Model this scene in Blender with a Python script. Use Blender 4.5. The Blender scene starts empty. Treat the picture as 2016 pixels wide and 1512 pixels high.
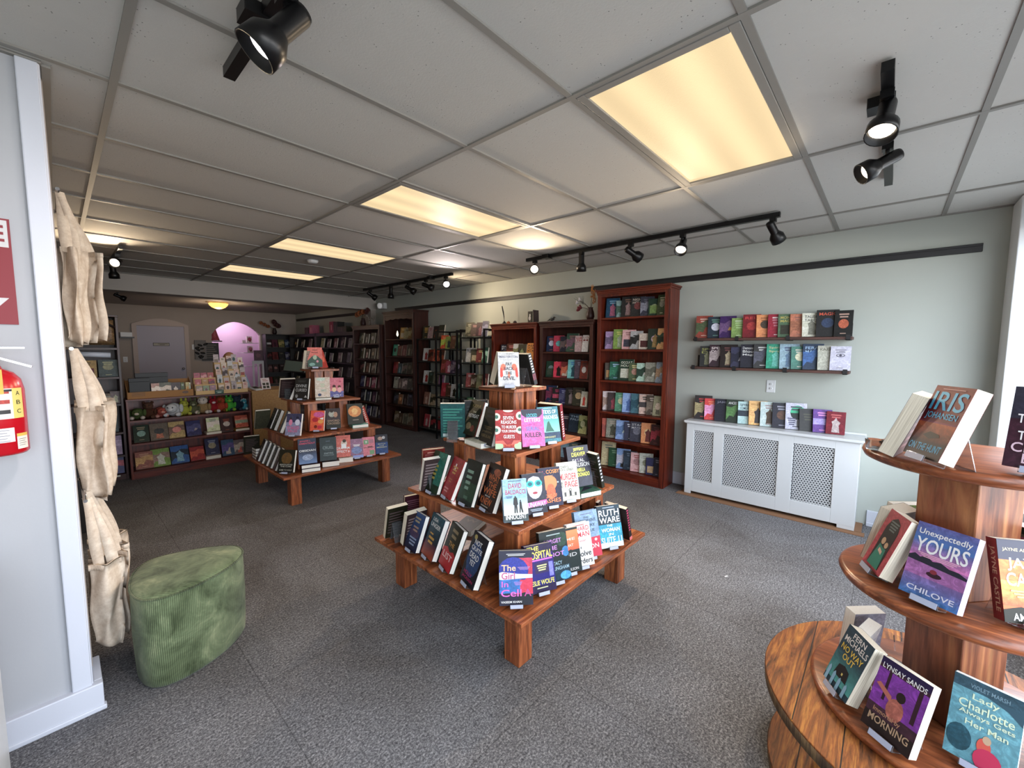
import bpy, math, random
from mathutils import Vector, Matrix
R = math.radians
SC = bpy.context.scene
COL = SC.collection
rnd = random.Random(7)

# ------------------------------------------------------------ camera, world, exposure
def make_camera():
    cd = bpy.data.cameras.new('camera')
    cd.sensor_width = 36.0
    cd.lens = 814.8 / 2016 * 36
    cd.clip_start = 0.02
    cam = bpy.data.objects.new('camera', cd)
    COL.objects.link(cam)
    yaw, pit, rol = -.833, -.086, .005
    cy, sy = math.cos(yaw), math.sin(yaw)
    f = Vector((-sy*math.cos(pit), cy*math.cos(pit), math.sin(pit)))
    r = Vector((cy, sy, 0)); u = r.cross(f)
    r2 = math.cos(rol)*r + math.sin(rol)*u
    u2 = -math.sin(rol)*r + math.cos(rol)*u
    M = Matrix((( r2.x, u2.x, -f.x, -1.426), (r2.y, u2.y, -f.y, -.989), (r2.z, u2.z, -f.z, 1.446), (0, 0, 0, 1)))
    cam.matrix_world = M
    SC.camera = cam
make_camera()

SKY, EXPO = 12.5, 0.25
vs = SC.view_settings
vs.view_transform = 'Standard'
vs.look = 'None'
vs.exposure = EXPO
vs.gamma = 1
vs.use_curve_mapping = False
cy_ = SC.cycles
cy_.max_bounces = 8
cy_.diffuse_bounces = 5
cy_.glossy_bounces = 3
cy_.transmission_bounces = 4
cy_.transparent_max_bounces = 6
cy_.caustics_reflective = False
cy_.caustics_refractive = False
cy_.sample_clamp_indirect = 6.0
cy_.use_denoising = True

w = bpy.data.worlds.new('world'); SC.world = w
w.use_nodes = True
nt = w.node_tree
bg = nt.nodes['Background']
tc = nt.nodes.new('ShaderNodeTexCoord'); sp = nt.nodes.new('ShaderNodeSeparateXYZ')
mr = nt.nodes.new('ShaderNodeMapRange'); mx = nt.nodes.new('ShaderNodeMix'); mx.data_type = 'RGBA'
mr.inputs[1].default_value = -.15; mr.inputs[2].default_value = .1
mx.inputs[6].default_value = (.98, .96, .92, 1)        # sunlit street and pavement
mx.inputs[7].default_value = (.56, .62, .70, 1)      # bright daylight sky
nt.links.new(tc.outputs['Generated'], sp.inputs[0]); nt.links.new(sp.outputs['Z'], mr.inputs[0])
nt.links.new(mr.outputs[0], mx.inputs[0]); nt.links.new(mx.outputs[2], bg.inputs[0])
bg.inputs[1].default_value = SKY

def portal(x0, x1, z0, z1, y):
    ld = bpy.data.lights.new('window_portal', 'AREA'); ld.shape = 'RECTANGLE'
    ld.size = x1-x0; ld.size_y = z1-z0; ld.cycles.is_portal = True
    o = bpy.data.objects.new('window_portal', ld); COL.objects.link(o)
    o.location = ((x0+x1)/2, y, (z0+z1)/2); o.rotation_euler = (R(90), 0, 0)   # -Z of the light faces +Y, into the room
WINDOWS = [(-2.35, -.75, .45, 2.25), (-.62, .98, .45, 2.25), (1.11, 2.72, .45, 2.25)]
for a, b, c, d in WINDOWS: portal(a, b, c, d, -1.73)

# ------------------------------------------------------------ materials
def lin(h):
    if isinstance(h, (tuple, list)): return tuple(h[:3])
    if len(h) == 3: v = [int(c*2, 16) for c in h]
    else: v = [int(h[i:i+2], 16) for i in (0, 2, 4)]
    return tuple(((x/255+.055)/1.055)**2.4 if x > 10 else x/255/12.92 for x in v)
def mute(c, k=.80):
    g = .3*c[0]+.59*c[1]+.11*c[2]
    return tuple(g+(x-g)*k for x in c)

def nmat(name, base=(.5, .5, .5), rough=.5, metal=0.0, emis=None, es=0.0, spec=.5):
    m = bpy.data.materials.new(name); m.use_nodes = True
    n = m.node_tree.nodes; b = n['Principled BSDF']
    base = lin(base)
    b.inputs['Base Color'].default_value = (*base, 1); b.inputs['Roughness'].default_value = rough
    b.inputs['Metallic'].default_value = metal; b.inputs['Specular IOR Level'].default_value = spec
    if emis is not None:
        b.inputs['Emission Color'].default_value = (*lin(emis), 1); b.inputs['Emission Strength'].default_value = es
    return m
def N(m, t, **k):
    n = m.node_tree.nodes.new(t)
    for a, v in k.items(): setattr(n, a, v)
    return n
def Lk(m, a, b): m.node_tree.links.new(a, b)
def BS(m): return m.node_tree.nodes['Principled BSDF']
def ramp(m, src, stops):
    r = N(m, 'ShaderNodeValToRGB')
    el = r.color_ramp.elements
    while len(el) < len(stops): el.new(.5)
    for e, (p, c) in zip(el, stops): e.position = p; e.color = (*lin(c), 1)
    Lk(m, src, r.inputs[0]); return r.outputs[0]
def coords(m, scale=(1, 1, 1), obj=True, rot=(0, 0, 0)):
    t = N(m, 'ShaderNodeTexCoord'); p = N(m, 'ShaderNodeMapping')
    p.inputs['Scale'].default_value = scale; p.inputs['Rotation'].default_value = rot
    Lk(m, t.outputs['Object' if obj else 'Generated'], p.inputs[0]); return p.outputs[0]
def noise(m, vec, sc=5, det=4, rough=.6, dist=0):
    n = N(m, 'ShaderNodeTexNoise'); n.inputs['Scale'].default_value = sc; n.inputs['Detail'].default_value = det
    n.inputs['Roughness'].default_value = rough; n.inputs['Distortion'].default_value = dist
    Lk(m, vec, n.inputs['Vector']); return n.outputs['Fac']
def bump(m, h, s=.2, d=.002):
    b = N(m, 'ShaderNodeBump'); b.inputs['Strength'].default_value = s; b.inputs['Distance'].default_value = d
    Lk(m, h, b.inputs['Height']); Lk(m, b.outputs[0], BS(m).inputs['Normal'])
def mixc(m, fac, a, b, mode='MIX'):
    x = N(m, 'ShaderNodeMix', data_type='RGBA', blend_type=mode)
    for i, v in ((0, fac), (6, a), (7, b)):
        if hasattr(v, 'links'): Lk(m, v, x.inputs[i])
        elif i == 0: x.inputs[0].default_value = v
        else: x.inputs[i].default_value = (*lin(v), 1)
    return x.outputs[2]

def wood(name, dark, mid, light, axis='x', scale=1.0, rough=.35, rings=1.0):
    m = nmat(name, mid, rough)
    s = {'x': (1.2, 14, 14), 'y': (14, 1.2, 14), 'z': (14, 14, 1.2)}[axis]
    v = coords(m, tuple(a*scale for a in s))
    f = noise(m, v, 1.6, 6, .62, 1.6*rings)
    f2 = noise(m, v, 9, 3, .7, .4)
    c = ramp(m, f, [(.30, dark), (.5, mid), (.72, light)])
    c2 = ramp(m, f2, [(.3, '777'), (.6, 'fff')])
    Lk(m, mixc(m, .55, c, c2, 'MULTIPLY'), BS(m).inputs['Base Color'])
    bump(m, f2, .15, .001)
    return m

MT = {}
def mk():
    M = MT
    # colours printed on covers, cards and labels: per face colour; alpha is how mottled the printed picture is
    m = nmat('printed_paper', 'fff', .45, spec=.35)
    a = N(m, 'ShaderNodeAttribute', attribute_name='Col')
    v = coords(m)
    f = noise(m, v, 38, 5, .7, 1.5)
    r = ramp(m, f, [(.30, '333'), (.5, '999'), (.70, 'fff')])
    o = mixc(m, .85, a.outputs['Color'], r, 'OVERLAY')
    Lk(m, mixc(m, a.outputs['Alpha'], a.outputs['Color'], o), BS(m).inputs['Base Color'])
    M['print'] = m
    m = nmat('book_pages', 'd8cfbb', .8)
    v = coords(m, (1, 1, 1)); n = noise(m, coords(m, (900, 900, 6)), 1, 2, .5)
    Lk(m, ramp(m, n, [(.3, 'b8ad97'), (.65, 'ece4d2')]), BS(m).inputs['Base Color'])
    M['pages'] = m
    m = nmat('white_book_pages', 'e4e0d6', .8)
    n = noise(m, coords(m, (900, 900, 6)), 1, 2, .5)
    Lk(m, ramp(m, n, [(.3, 'cfcabf'), (.65, 'f4f1e9')]), BS(m).inputs['Base Color'])
    M['wpages'] = m
    for ax in 'xyz': M['oak'+ax] = wood('reddish_stained_oak_'+ax, '4a2412', '92502f', 'c07848', ax)
    for ax in 'xyz': M['cherry'+ax] = wood('cherry_veneer_'+ax, '3c1009', '60200f', '7a3018', ax, .6, .38)
    for ax in 'xyz': M['mahog'+ax] = wood('dark_mahogany_veneer_'+ax, '22100c', '3a1a13', '4c241a', ax, .6, .4)
    for ax in 'xyz': M['wal'+ax] = wood('brown_board_'+ax, '3a2420', '573a33', '6c4a40', ax, .8, .5)
    M['pine'] = wood('brown_stained_pine_post', '4a2418', '8a5238', 'b07a50', 'z', .35, .35, 2.2)
    M['disc'] = wood('orange_stained_pine_disc', '4c2616', '84492c', 'a8673e', 'y', .8, .32, 1.2)
    M['disce'] = wood('dark_disc_edge', '2c150c', '5e3320', '7c4a2e', 'x', .5, .4, 1.6)
    m = wood('weathered_spool_planks', '1e0e06', '8c5024', 'c8893f', 'x', 1.5, .6, 1.0)
    M['spool'] = m
    M['barkedge'] = wood('rough_spool_edge', '2a1c12', '5a4530', '7c6444', 'z', 1.5, .9, 1.5)
    # painted surfaces
    for k, c, ro in (('wall', 'a9aea7', .75), ('wallb', 'a69c94', .8), ('part', 'a6a8ad', .75), ('trim', 'c3c7d2', .4), ('white', 'cdd0d2', .35), ('soffit', 'b2aca6', .8)):
        m = nmat('painted_'+k, c, ro); n = noise(m, coords(m), 90, 3, .6)
        bump(m, n, .12, .0015)
        cc = lin(c); n2 = noise(m, coords(m), 1.3, 3, .5)
        Lk(m, ramp(m, n2, [(.3, tuple(x*.93 for x in cc)), (.7, tuple(min(1, x*1.04) for x in cc))]), BS(m).inputs['Base Color'])
        M[k] = m
    m = nmat('ceiling_tile', 'b9b8b4', .9)
    v = coords(m)
    vo = N(m, 'ShaderNodeTexVoronoi'); vo.inputs['Scale'].default_value = 55; Lk(m, v, vo.inputs['Vector'])
    wn = noise(m, v, 17, 3, .6)
    c1 = ramp(m, vo.outputs['Distance'], [(.05, '45433f'), (.14, 'c0bfba')])
    c2 = ramp(m, wn, [(.50, 'b9b8b4'), (.58, 'fff')])
    Lk(m, mixc(m, ramp(m, wn, [(.5, '000'), (.56, 'fff')]), 'bfbeb9', c1), BS(m).inputs['Base Color'])
    bump(m, noise(m, v, 130, 3, .7), .35, .002)
    M['tile'] = m
    M['tbar'] = nmat('ceiling_grid_bar', '86847f', .6)
    m = nmat('grey_carpet', '55565a', .95, spec=.15)
    v = coords(m)
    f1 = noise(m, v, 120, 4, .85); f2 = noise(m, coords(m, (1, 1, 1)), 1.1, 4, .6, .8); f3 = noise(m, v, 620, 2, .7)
    f4 = noise(m, coords(m, (30, 90, 1)), 1, 4, .75)
    base = ramp(m, f1, [(.32, '363638'), (.5, '7f7f83'), (.69, 'cfcfd0')])
    x = mixc(m, .8, base, ramp(m, f4, [(.3, '8c8c8e'), (.7, 'f4f4f4')]), 'MULTIPLY')
    x = mixc(m, .7, x, ramp(m, f2, [(.35, 'b9b1a8'), (.65, 'fff')]), 'MULTIPLY')  # broad brownish patches: the lamps' uneven warm light put into the carpet colour
    br = N(m, 'ShaderNodeTexBrick'); br.offset = 0; Lk(m, v, br.inputs['Vector'])
    br.inputs['Color1'].default_value = (1, 1, 1, 1); br.inputs['Color2'].default_value = (.90, .90, .91, 1); br.inputs['Mortar'].default_value = (.62, .62, .62, 1)
    br.inputs['Scale'].default_value = 1; br.inputs['Brick Width'].default_value = .915; br.inputs['Row Height'].default_value = .915; br.inputs['Mortar Size'].default_value = .0022
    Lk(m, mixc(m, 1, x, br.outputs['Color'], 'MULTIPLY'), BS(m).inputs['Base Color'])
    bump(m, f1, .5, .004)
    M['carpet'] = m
    for cn, amt in (('cord', .5), ('cordtop', .22)):
     m = nmat('olive_corduroy_'+cn, '55663c', .85, spec=.2)
     wv = N(m, 'ShaderNodeTexWave'); wv.wave_type = 'BANDS'; wv.bands_direction = 'X'; wv.inputs['Scale'].default_value = 1.0
     uv = N(m, 'ShaderNodeAttribute', attribute_name='rib'); cx = N(m, 'ShaderNodeCombineXYZ'); Lk(m, uv.outputs['Fac'], cx.inputs[0]); Lk(m, cx.outputs[0], wv.inputs['Vector'])
     f2 = noise(m, coords(m), 7, 5, .65, .6)
     a = ramp(m, f2, [(.35, '424d33'), (.55, '6a7757'), (.72, '959d78')])
     Lk(m, mixc(m, amt, a, ramp(m, wv.outputs['Fac'], [(.1, '555'), (.5, 'fff')]), 'MULTIPLY'), BS(m).inputs['Base Color'])
     bump(m, wv.outputs['Fac'], amt*1.2, .002)
     BS(m).inputs['Sheen Weight'].default_value = .12
     M[cn] = m
    m = nmat('natural_canvas', 'c9bda2', .9, spec=.2)
    Lk(m, ramp(m, noise(m, coords(m), 30, 5, .7), [(.3, 'bba895'), (.7, 'dccfbe')]), BS(m).inputs['Base Color'])
    bump(m, noise(m, coords(m), 400, 2, .6), .3, .001)
    M['canvas'] = m
    M['black'] = nmat('black_metal', '0d0d0f', .35, .3)
    M['blackp'] = nmat('matt_black_paint', '17171a', .55)
    M['chrome'] = nmat('chrome', 'c8c8cc', .18, 1.0)
    M['grille'] = nmat('grille_recess_grey', '5c6066', .8)
    M['card'] = nmat('brown_cardboard', '93693f', .85)
    M['kraft'] = nmat('light_kraft_board', 'c9a877', .8)
    M['tan'] = nmat('tan_fibreboard', 'a57b42', .6)
    Lk(M['tan'], ramp(M['tan'], noise(M['tan'], coords(M['tan']), 60, 4, .7), [(.3, '94693a'), (.7, 'b08850')]), BS(M['tan']).inputs['Base Color'])
    m = nmat('clear_acrylic', 'f2f6fa', .03); BS(m).inputs['Transmission Weight'].default_value = .93; BS(m).inputs['IOR'].default_value = 1.15
    M['acryl'] = m
    m = nmat('shelf_glass', 'b9cfcb', .05); BS(m).inputs['Transmission Weight'].default_value = .9; BS(m).inputs['IOR'].default_value = 1.1
    M['glass'] = m
    M['red'] = nmat('red_enamel', 'a80f1c', .25)
    M['skin'] = nmat('skin', 'c68f6c', .5)
    M['shirt'] = nmat('pale_blue_cloth', 'a9bccb', .9)
    M['dark'] = nmat('dark_plastic', '141416', .4)
    M['lilac'] = nmat('painted_lilac_wall', 'c0a8bc', .8)
    m = nmat('lit_diffuser', 'f2dcae', .5, emis=(1.0, .755, .43), es=1.0)
    # prismatic lens over two lamps that show as soft brighter bands
    v = coords(m, (1, 1, 1)); s_ = N(m, 'ShaderNodeSeparateXYZ'); Lk(m, v, s_.inputs[0])
    k = N(m, 'ShaderNodeMath', operation='MULTIPLY'); Lk(m, s_.outputs['Y'], k.inputs[0]); k.inputs[1].default_value = 2*math.pi/.20
    c_ = N(m, 'ShaderNodeMath', operation='COSINE'); Lk(m, k.outputs[0], c_.inputs[0])
    q = N(m, 'ShaderNodeMapRange'); q.inputs[1].default_value = -1; q.inputs[2].default_value = 1; q.inputs[3].default_value = .92; q.inputs[4].default_value = .74
    Lk(m, c_.outputs[0], q.inputs[0]); Lk(m, q.outputs[0], BS(m).inputs['Emission Strength'])
    BS(m).inputs['Base Color'].default_value = (.06, .05, .035, 1); BS(m).inputs['Specular IOR Level'].default_value = .1
    bump(m, noise(m, coords(m), 260, 1, .5), .5, .002)
    M['diff'] = m
    M['lampw'] = nmat('lit_lamp_warm', 'fff', .5, emis=(1, .83, .62), es=9)
    M['lampc'] = nmat('lit_lamp_white', 'fff', .5, emis=(1, .95, .95), es=9)
    M['rim'] = nmat('glowing_lamp_reflector', 'c98a70', .5, emis=(1, .45, .3), es=.5)
    M['dome'] = nmat('amber_glass_dome', 'e0a050', .4, emis=(1, .55, .14), es=1.7)
    M['candle'] = nmat('lit_candle_bulb', 'fff', .5, emis=(1, .9, .62), es=3)
    M['purplelight'] = nmat('lit_round_lamp', 'fff', .5, emis=(1, .85, 1), es=2.5)
mk()

# ------------------------------------------------------------ mesh helpers
TXT = {}
def text_mesh(s, bold=.012):
    if s in TXT: return TXT[s]
    c = bpy.data.curves.new('t', 'FONT'); c.body = s; c.resolution_u = 3; c.offset = bold*.6
    o = bpy.data.objects.new('t', c); m = o.to_mesh()
    V = [(v.co.x, v.co.y) for v in m.vertices]; F = [tuple(p.vertices) for p in m.polygons]
    o.to_mesh_clear(); bpy.data.objects.remove(o); bpy.data.curves.remove(c)
    if V:
        x0 = min(v[0] for v in V); x1 = max(v[0] for v in V); y0 = min(v[1] for v in V); y1 = max(v[1] for v in V)
        V = [((x-x0)/max(x1-x0, 1e-6), (y-y0)/max(y1-y0, 1e-6)) for x, y in V]
    TXT[s] = (V, F); return TXT[s]

class MB:
    def __init__(s): s.V = []; s.F = []; s.M = []; s.K = []; s.S = []; s.xf = None
    def add(s, V, F, mi=0, col=None, smooth=False):
        b = len(s.V)
        if s.xf is not None: V = [tuple(s.xf @ Vector(v)) for v in V]
        s.V += V
        for i, f in enumerate(F):
            s.F.append(tuple(b+j for j in f)); s.M.append(mi); s.S.append(smooth)
            s.K.append(col[i] if isinstance(col, list) else col)
        return s
    def box(s, x0, x1, y0, y1, z0, z1, mi=0, col=None):
        V = [(x, y, z) for z in (z0, z1) for y in (y0, y1) for x in (x0, x1)]
        return s.add(V, [(0, 2, 3, 1), (4, 5, 7, 6), (0, 1, 5, 4), (2, 6, 7, 3), (0, 4, 6, 2), (1, 3, 7, 5)], mi, col)
    def prism(s, pts, z0, z1, mi=0, col=None, smooth=False):
        n = len(pts)
        V = [(x, y, z0) for x, y in pts] + [(x, y, z1) for x, y in pts]
        s.add(V, [tuple(range(n-1, -1, -1)), tuple(range(n, 2*n))], mi, col)
        return s.add([v for v in V], [(i, (i+1) % n, n+(i+1) % n, n+i) for i in range(n)], mi, col, smooth)
    def lathe(s, prof, c=(0, 0, 0), n=24, mi=0, col=None, smooth=True, axis=None):
        V = []; m = len(prof)
        q = Vector((0, 0, 1)).rotation_difference(Vector(axis).normalized()) if axis is not None else None
        for r, z in prof:
            for i in range(n):
                a = 2*math.pi*i/n; p = Vector((r*math.cos(a), r*math.sin(a), z))
                if q: p = q @ p
                V.append((p.x+c[0], p.y+c[1], p.z+c[2]))
        F = [(j*n+i, j*n+(i+1) % n, (j+1)*n+(i+1) % n, (j+1)*n+i) for j in range(m-1) for i in range(n)]
        F2 = []
        if prof[0][0] > 1e-5: F2.append(tuple(range(n-1, -1, -1)))
        if prof[-1][0] > 1e-5: F2.append(tuple(range((m-1)*n, m*n)))
        b = len(s.V); s.add(V, F, mi, col, smooth)
        for f in F2: s.F.append(tuple(b+j for j in f)); s.M.append(mi); s.S.append(False); s.K.append(col)
        return s
    def tube(s, p, q, r0, r1=None, n=10, mi=0, col=None):
        p = Vector(p); d = Vector(q)-p
        return s.lathe([(r0, 0), (r1 if r1 is not None else r0, d.length)], p, n, mi, col, True, d)
    def path(s, pts, r, n=8, mi=0, col=None):
        for a, b in zip(pts, pts[1:]): s.tube(a, b, r, r, n, mi, col)
        return s
    def ell(s, c, r, mi=0, col=None, n=12, m=8, rot=None):
        V = []; Rm = rot.to_matrix() if rot is not None else None
        for j in range(m+1):
            t = math.pi*j/m
            for i in range(n):
                a = 2*math.pi*i/n; p = Vector((r[0]*math.sin(t)*math.cos(a), r[1]*math.sin(t)*math.sin(a), r[2]*math.cos(t)))
                if Rm: p = Rm @ p
                V.append((p.x+c[0], p.y+c[1], p.z+c[2]))
        return s.add(V, [(j*n+i, j*n+(i+1) % n, (j+1)*n+(i+1) % n, (j+1)*n+i) for j in range(m) for i in range(n)], mi, col, True)
    def build(s, name, mats, parent=None, loc=None, rot=None, bevel=0, seg=2):
        me = bpy.data.meshes.new(name); me.from_pydata(s.V, [], s.F)
        if not isinstance(mats, (list, tuple)): mats = [mats]
        for m in mats: me.materials.append(MT[m] if isinstance(m, str) else m)
        me.polygons.foreach_set('material_index', s.M)
        me.polygons.foreach_set('use_smooth', s.S)
        if any(k is not None for k in s.K):
            at = me.color_attributes.new('Col', 'FLOAT_COLOR', 'CORNER'); buf = []
            for f, k in zip(s.F, s.K):
                if k is None: k = (.8, .8, .8, 0)
                if isinstance(k[0], tuple):
                    for c in k: buf += list(c)
                else: buf += list(k)*len(f)
            at.data.foreach_set('color', buf)
        o = bpy.data.objects.new(name, me); COL.objects.link(o)
        if parent: o.parent = parent
        if loc: o.location = loc
        if rot: o.rotation_euler = rot
        if bevel:
            b = o.modifiers.new('bevel', 'BEVEL'); b.width = bevel; b.segments = seg; b.limit_method = 'ANGLE'; b.angle_limit = R(40)
        return o
def C(h, a=0.0): return (*[.80*x for x in mute(lin(h), .88)], a)
def tag(o, label, cat, group=None):
    o['label'] = label; o['category'] = cat
    if group: o['group'] = group
    return o
def thing(name, label, cat, loc=(0, 0, 0), rot=(0, 0, 0), group=None):
    o = bpy.data.objects.new(name, None); COL.objects.link(o); o.empty_display_size = .05
    o.location = loc; o.rotation_euler = rot
    return tag(o, label, cat, group)
def struct(o): o['kind'] = 'structure'; return o
ORD = 'first second third fourth fifth sixth seventh eighth ninth tenth eleventh twelfth thirteenth fourteenth fifteenth sixteenth'.split()
def cname(h):
    r, g, b = [int(h[i]*2, 16)/255 for i in range(3)]
    mxv, mn = max(r, g, b), min(r, g, b); l = (mxv+mn)/2; d = mxv-mn
    if d < .13 or (mxv < .24): 
        return 'black' if l < .2 else 'dark grey' if l < .4 else 'grey' if l < .66 else 'light grey' if l < .84 else 'white'
    s = d/mxv
    hh = (60*((g-b)/d) % 360) if mxv == r else 60*((b-r)/d)+120 if mxv == g else 60*((r-g)/d)+240
    n = 'red' if hh < 12 or hh >= 345 else 'orange' if hh < 38 else 'yellow' if hh < 66 else 'green' if hh < 160 else 'teal' if hh < 195 else 'blue' if hh < 250 else 'purple' if hh < 292 else 'pink'
    if n == 'orange' and mxv < .72: n = 'brown'
    if n == 'orange' and s < .45: n = 'cream'
    if n == 'yellow' and s < .35: n = 'cream'
    if n == 'red' and s < .45 and mxv > .6: n = 'pink'
    if n in ('cream',): return n
    return ('dark ' if mxv < .48 else 'pale ' if s < .38 and mxv > .7 else '')+n

# ------------------------------------------------------------ room
W = 3.012; H = 2.43
YB = 11.0            # far wall
b = MB()
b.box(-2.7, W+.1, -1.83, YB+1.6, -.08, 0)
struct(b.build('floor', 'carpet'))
b = MB().box(-14, 14, -14, -1.9, -.25, -.15)
struct(b.build('trim_9', nmat('pavement', '8a8884', .9)))
# ceiling: suspended grid of 2 x 4 ft tiles
LIGHTS = [(0, -1), (0, 2), (0, 5), (0, 8)]
b = MB(); t = MB()
xs = [-2.7, -2.44, -1.22, 0, 1.22, 2.44, W]; ys = [-1.83+.61*i for i in range(15)] + [6.9]
for i in range(len(xs)-1):
    for j in range(len(ys)-1):
        if xs[i] == 0 and any(abs(ys[j]-k*.61) < .01 for _, k in LIGHTS): continue
        z = H+.006
        t.add([(xs[i], ys[j], z), (xs[i+1], ys[j], z), (xs[i+1], ys[j+1], z), (xs[i], ys[j+1], z)], [(0, 3, 2, 1)])
ceil = struct(t.build('ceiling', 'tile'))
for x in xs[1:-1]: b.box(x-.012, x+.012, -1.68, 6.8, H-.002, H+.012)
for y in ys: b.box(-2.7, W, y-.012, y+.012, H-.0015, H+.011)
b.box(W-.022, W, -1.55, 6.8, H-.003, H+.01); b.box(-1.40, -1.378, 1.28, 6.8, H-.003, H+.01); b.box(-2.7, -1.4, 1.26, 1.28, H-.003, H+.01)
struct(b.build('trim_1', 'tbar'))
struct(MB().box(-2.8, W+.1, -1.9, 7, H+.13, H+.18).build('trim_2', 'wallb'))
# walls
b = MB().box(W, W+.12, -1.83, YB+1.6, 0, H+.2)
struct(b.build('wall_right', 'wall'))
b = MB().box(-2.7, -1.41, 1.28, 1.40, 0, H+.1)
struct(b.build('wall_left', 'part'))
struct(MB().box(-1.52, -1.40, 1.40, YB, 0, H+.1).build('wall_side', 'wallb'))
struct(MB().box(-2.82, -2.7, -1.83, 1.4, 0, H+.2).build('wall_west', 'wall'))
b = MB(); zt = H+.1
b.box(-2.7, W, -1.83, -1.68, 0, .45); b.box(-2.7, W, -1.83, -1.68, 2.25, zt)
xx = [-2.7]+[v for w4 in WINDOWS for v in w4[:2]]+[W]
for i in range(0, len(xx), 2): b.box(xx[i], xx[i+1], -1.83, -1.68, .45, 2.25)
struct(b.build('wall_front', 'white'))
for n, (x0, x1, z0, z1) in enumerate(WINDOWS):
    f = MB()
    for a in ((x0, x0+.05, z0, z1), (x1-.05, x1, z0, z1), (x0, x1, z0, z0+.05), (x0, x1, z1-.05, z1)):
        f.box(a[0], a[1], -1.79, -1.73, a[2], a[3])
    fo = struct(f.build('window_%d' % (n+1), 'trim'))
    MB().box(x0-.04, x1+.04, -1.73, -1.66, z0-.035, z0-.002).build('window_sill', 'trim', fo)
# far wall with arched niche opening and the door
b = MB(); ax0, ax1, zs, zp = 1.10, 2.13, 1.74, 2.06
b.box(-1.5, ax0, YB, YB+.12, 0, H); b.box(ax1, W, YB, YB+.12, 0, H)
n = 16
arc = [(ax0+(ax1-ax0)*i/n, zs+(zp-zs)*math.sin(math.pi*i/n)**.75) for i in range(n+1)]
for (xa, za), (xb, zb) in zip(arc, arc[1:]):
    V = [(xa, YB, za), (xb, YB, zb), (xb, YB, H), (xa, YB, H), (xa, YB+.12, za), (xb, YB+.12, zb), (xb, YB+.12, H), (xa, YB+.12, H)]
    b.add(V, [(0, 1, 2, 3), (0, 4, 5, 1)])
struct(b.build('wall_back', 'wallb'))
b = MB(); b.box(.9, 2.45, YB+1.3, YB+1.4, 0, H); b.box(.8, .9, YB+.12, YB+1.4, 0, H); b.box(2.45, 2.55, YB+.12, YB+1.4, 0, H); b.box(.8, 2.55, YB+.12, YB+1.4, 2.30, 2.34)
struct(b.build('wall_niche', 'lilac'))
# beam and lower ceiling behind it
struct(MB().box(-1.5, W, 6.80, 7.10, 2.205, H+.12).build('trim_3', 'soffit'))
struct(MB().box(-1.5, W, 7.0, YB+.1, 2.33, 2.38).build('ceiling_back', 'soffit'))
struct(MB().box(2.90, W-.001, 6.806, 7.08, 0, 2.2045).build('trim_4', 'wallb'))
# corner bead and baseboards of the partition
b = MB(); b.box(-1.462, -1.408, 1.262, 1.282, .105, H-.002); b.box(-1.425, -1.404, 1.27, 1.41, .105, H-.002)
struct(b.build('trim_5', 'trim', bevel=.004))
b = MB(); b.box(-2.7, -1.378, 1.250, 1.284, 0, .112); b.box(-2.7, -1.372, 1.244, 1.27, 0, .02); b.box(-1.4045, -1.3785, 1.2841, 1.47, 0, .1118)
struct(b.build('baseboard_left', 'trim', bevel=.004))
b = MB(); b.box(W-.018, W, -1.55, -.93, 0, .13); b.box(W-.018, W, .50, YB, 0, .13); b.box(W-.024, W, -1.55, -.93, 0, .03)
struct(b.build('baseboard_right', 'trim', bevel=.003))
struct(MB().box(-1.2, 1.1, YB-.02, YB, 0, .12).build('baseboard_back', 'trim'))
# picture rails
struct(MB().box(W-.022, W, -1.428, 6.06, 2.140, 2.197).box(W-.03, W-.02, -1.428, 6.06, 2.18, 2.197).build('trim_6', 'blackp', bevel=.003))
struct(MB().box(W-.022, W, 7.12, 10.9, 2.140, 2.197).box(W-.03, W-.02, 7.12, 10.9, 2.18, 2.197).build('trim_7', 'blackp'))
struct(MB().box(2.78, W, -.91, .50, 0, .008).box(2.70, 2.78, -.93, .52, 0, .006).build('trim_8', nmat('bare_brown_subfloor', '7c5a40', .9)))
# white front-right reveal next to the windows
struct(MB().box(2.74, W-.004, -1.679, -1.55, 0, H-.002).build('trim_10', 'white', bevel=.005))

# door on the far wall
d = struct(MB().box(-.235, .575, YB-.03, YB+.01, 0.01, 1.895).build('door_1', nmat('painted_door', 'a9a6b6', .5)))
f = MB(); f.box(-.315, -.235, YB-.05, YB, 0, 1.90); f.box(.575, .655, YB-.05, YB, 0, 1.90)
n = 18; a0 = -.315; a1 = .655
ar = [(a0+(a1-a0)*i/n, 1.93+.13*math.sin(math.pi*i/n)) for i in range(n+1)]
for (xa, za), (xb, zb) in zip(ar, ar[1:]):
    V = [(xa, YB-.05, 1.90), (xb, YB-.05, 1.90), (xb, YB-.05, zb), (xa, YB-.05, za), (xa, YB, 1.90), (xb, YB, 1.90), (xb, YB, zb), (xa, YB, za)]
    f.add(V, [(0, 1, 2, 3), (3, 2, 6, 7), (0, 4, 5, 1)])
f.build('door_casing', nmat('painted_casing', 'b3a39b', .5), d)
f = MB().box(.02, .30, YB-.036, YB-.03, 1.46, 1.53, 0, C('222'))
f.box(.028, .292, YB-.038, YB-.035, 1.468, 1.522, 0, C('b8b0a0'))
f.box(.10, .27, YB-.040, YB-.037, 1.50, 1.508, 0, C('333')); f.box(.13, .22, YB-.040, YB-.037, 1.482, 1.49, 0, C('333'))
f.build('door_plate', 'print', d)
MB().ell((.52, YB-.07, .95), (.028, .028, .028), 0).tube((.52, YB-.05, .95), (.52, YB-.03, .95), .012).build('door_knob', 'chrome', d)
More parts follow.
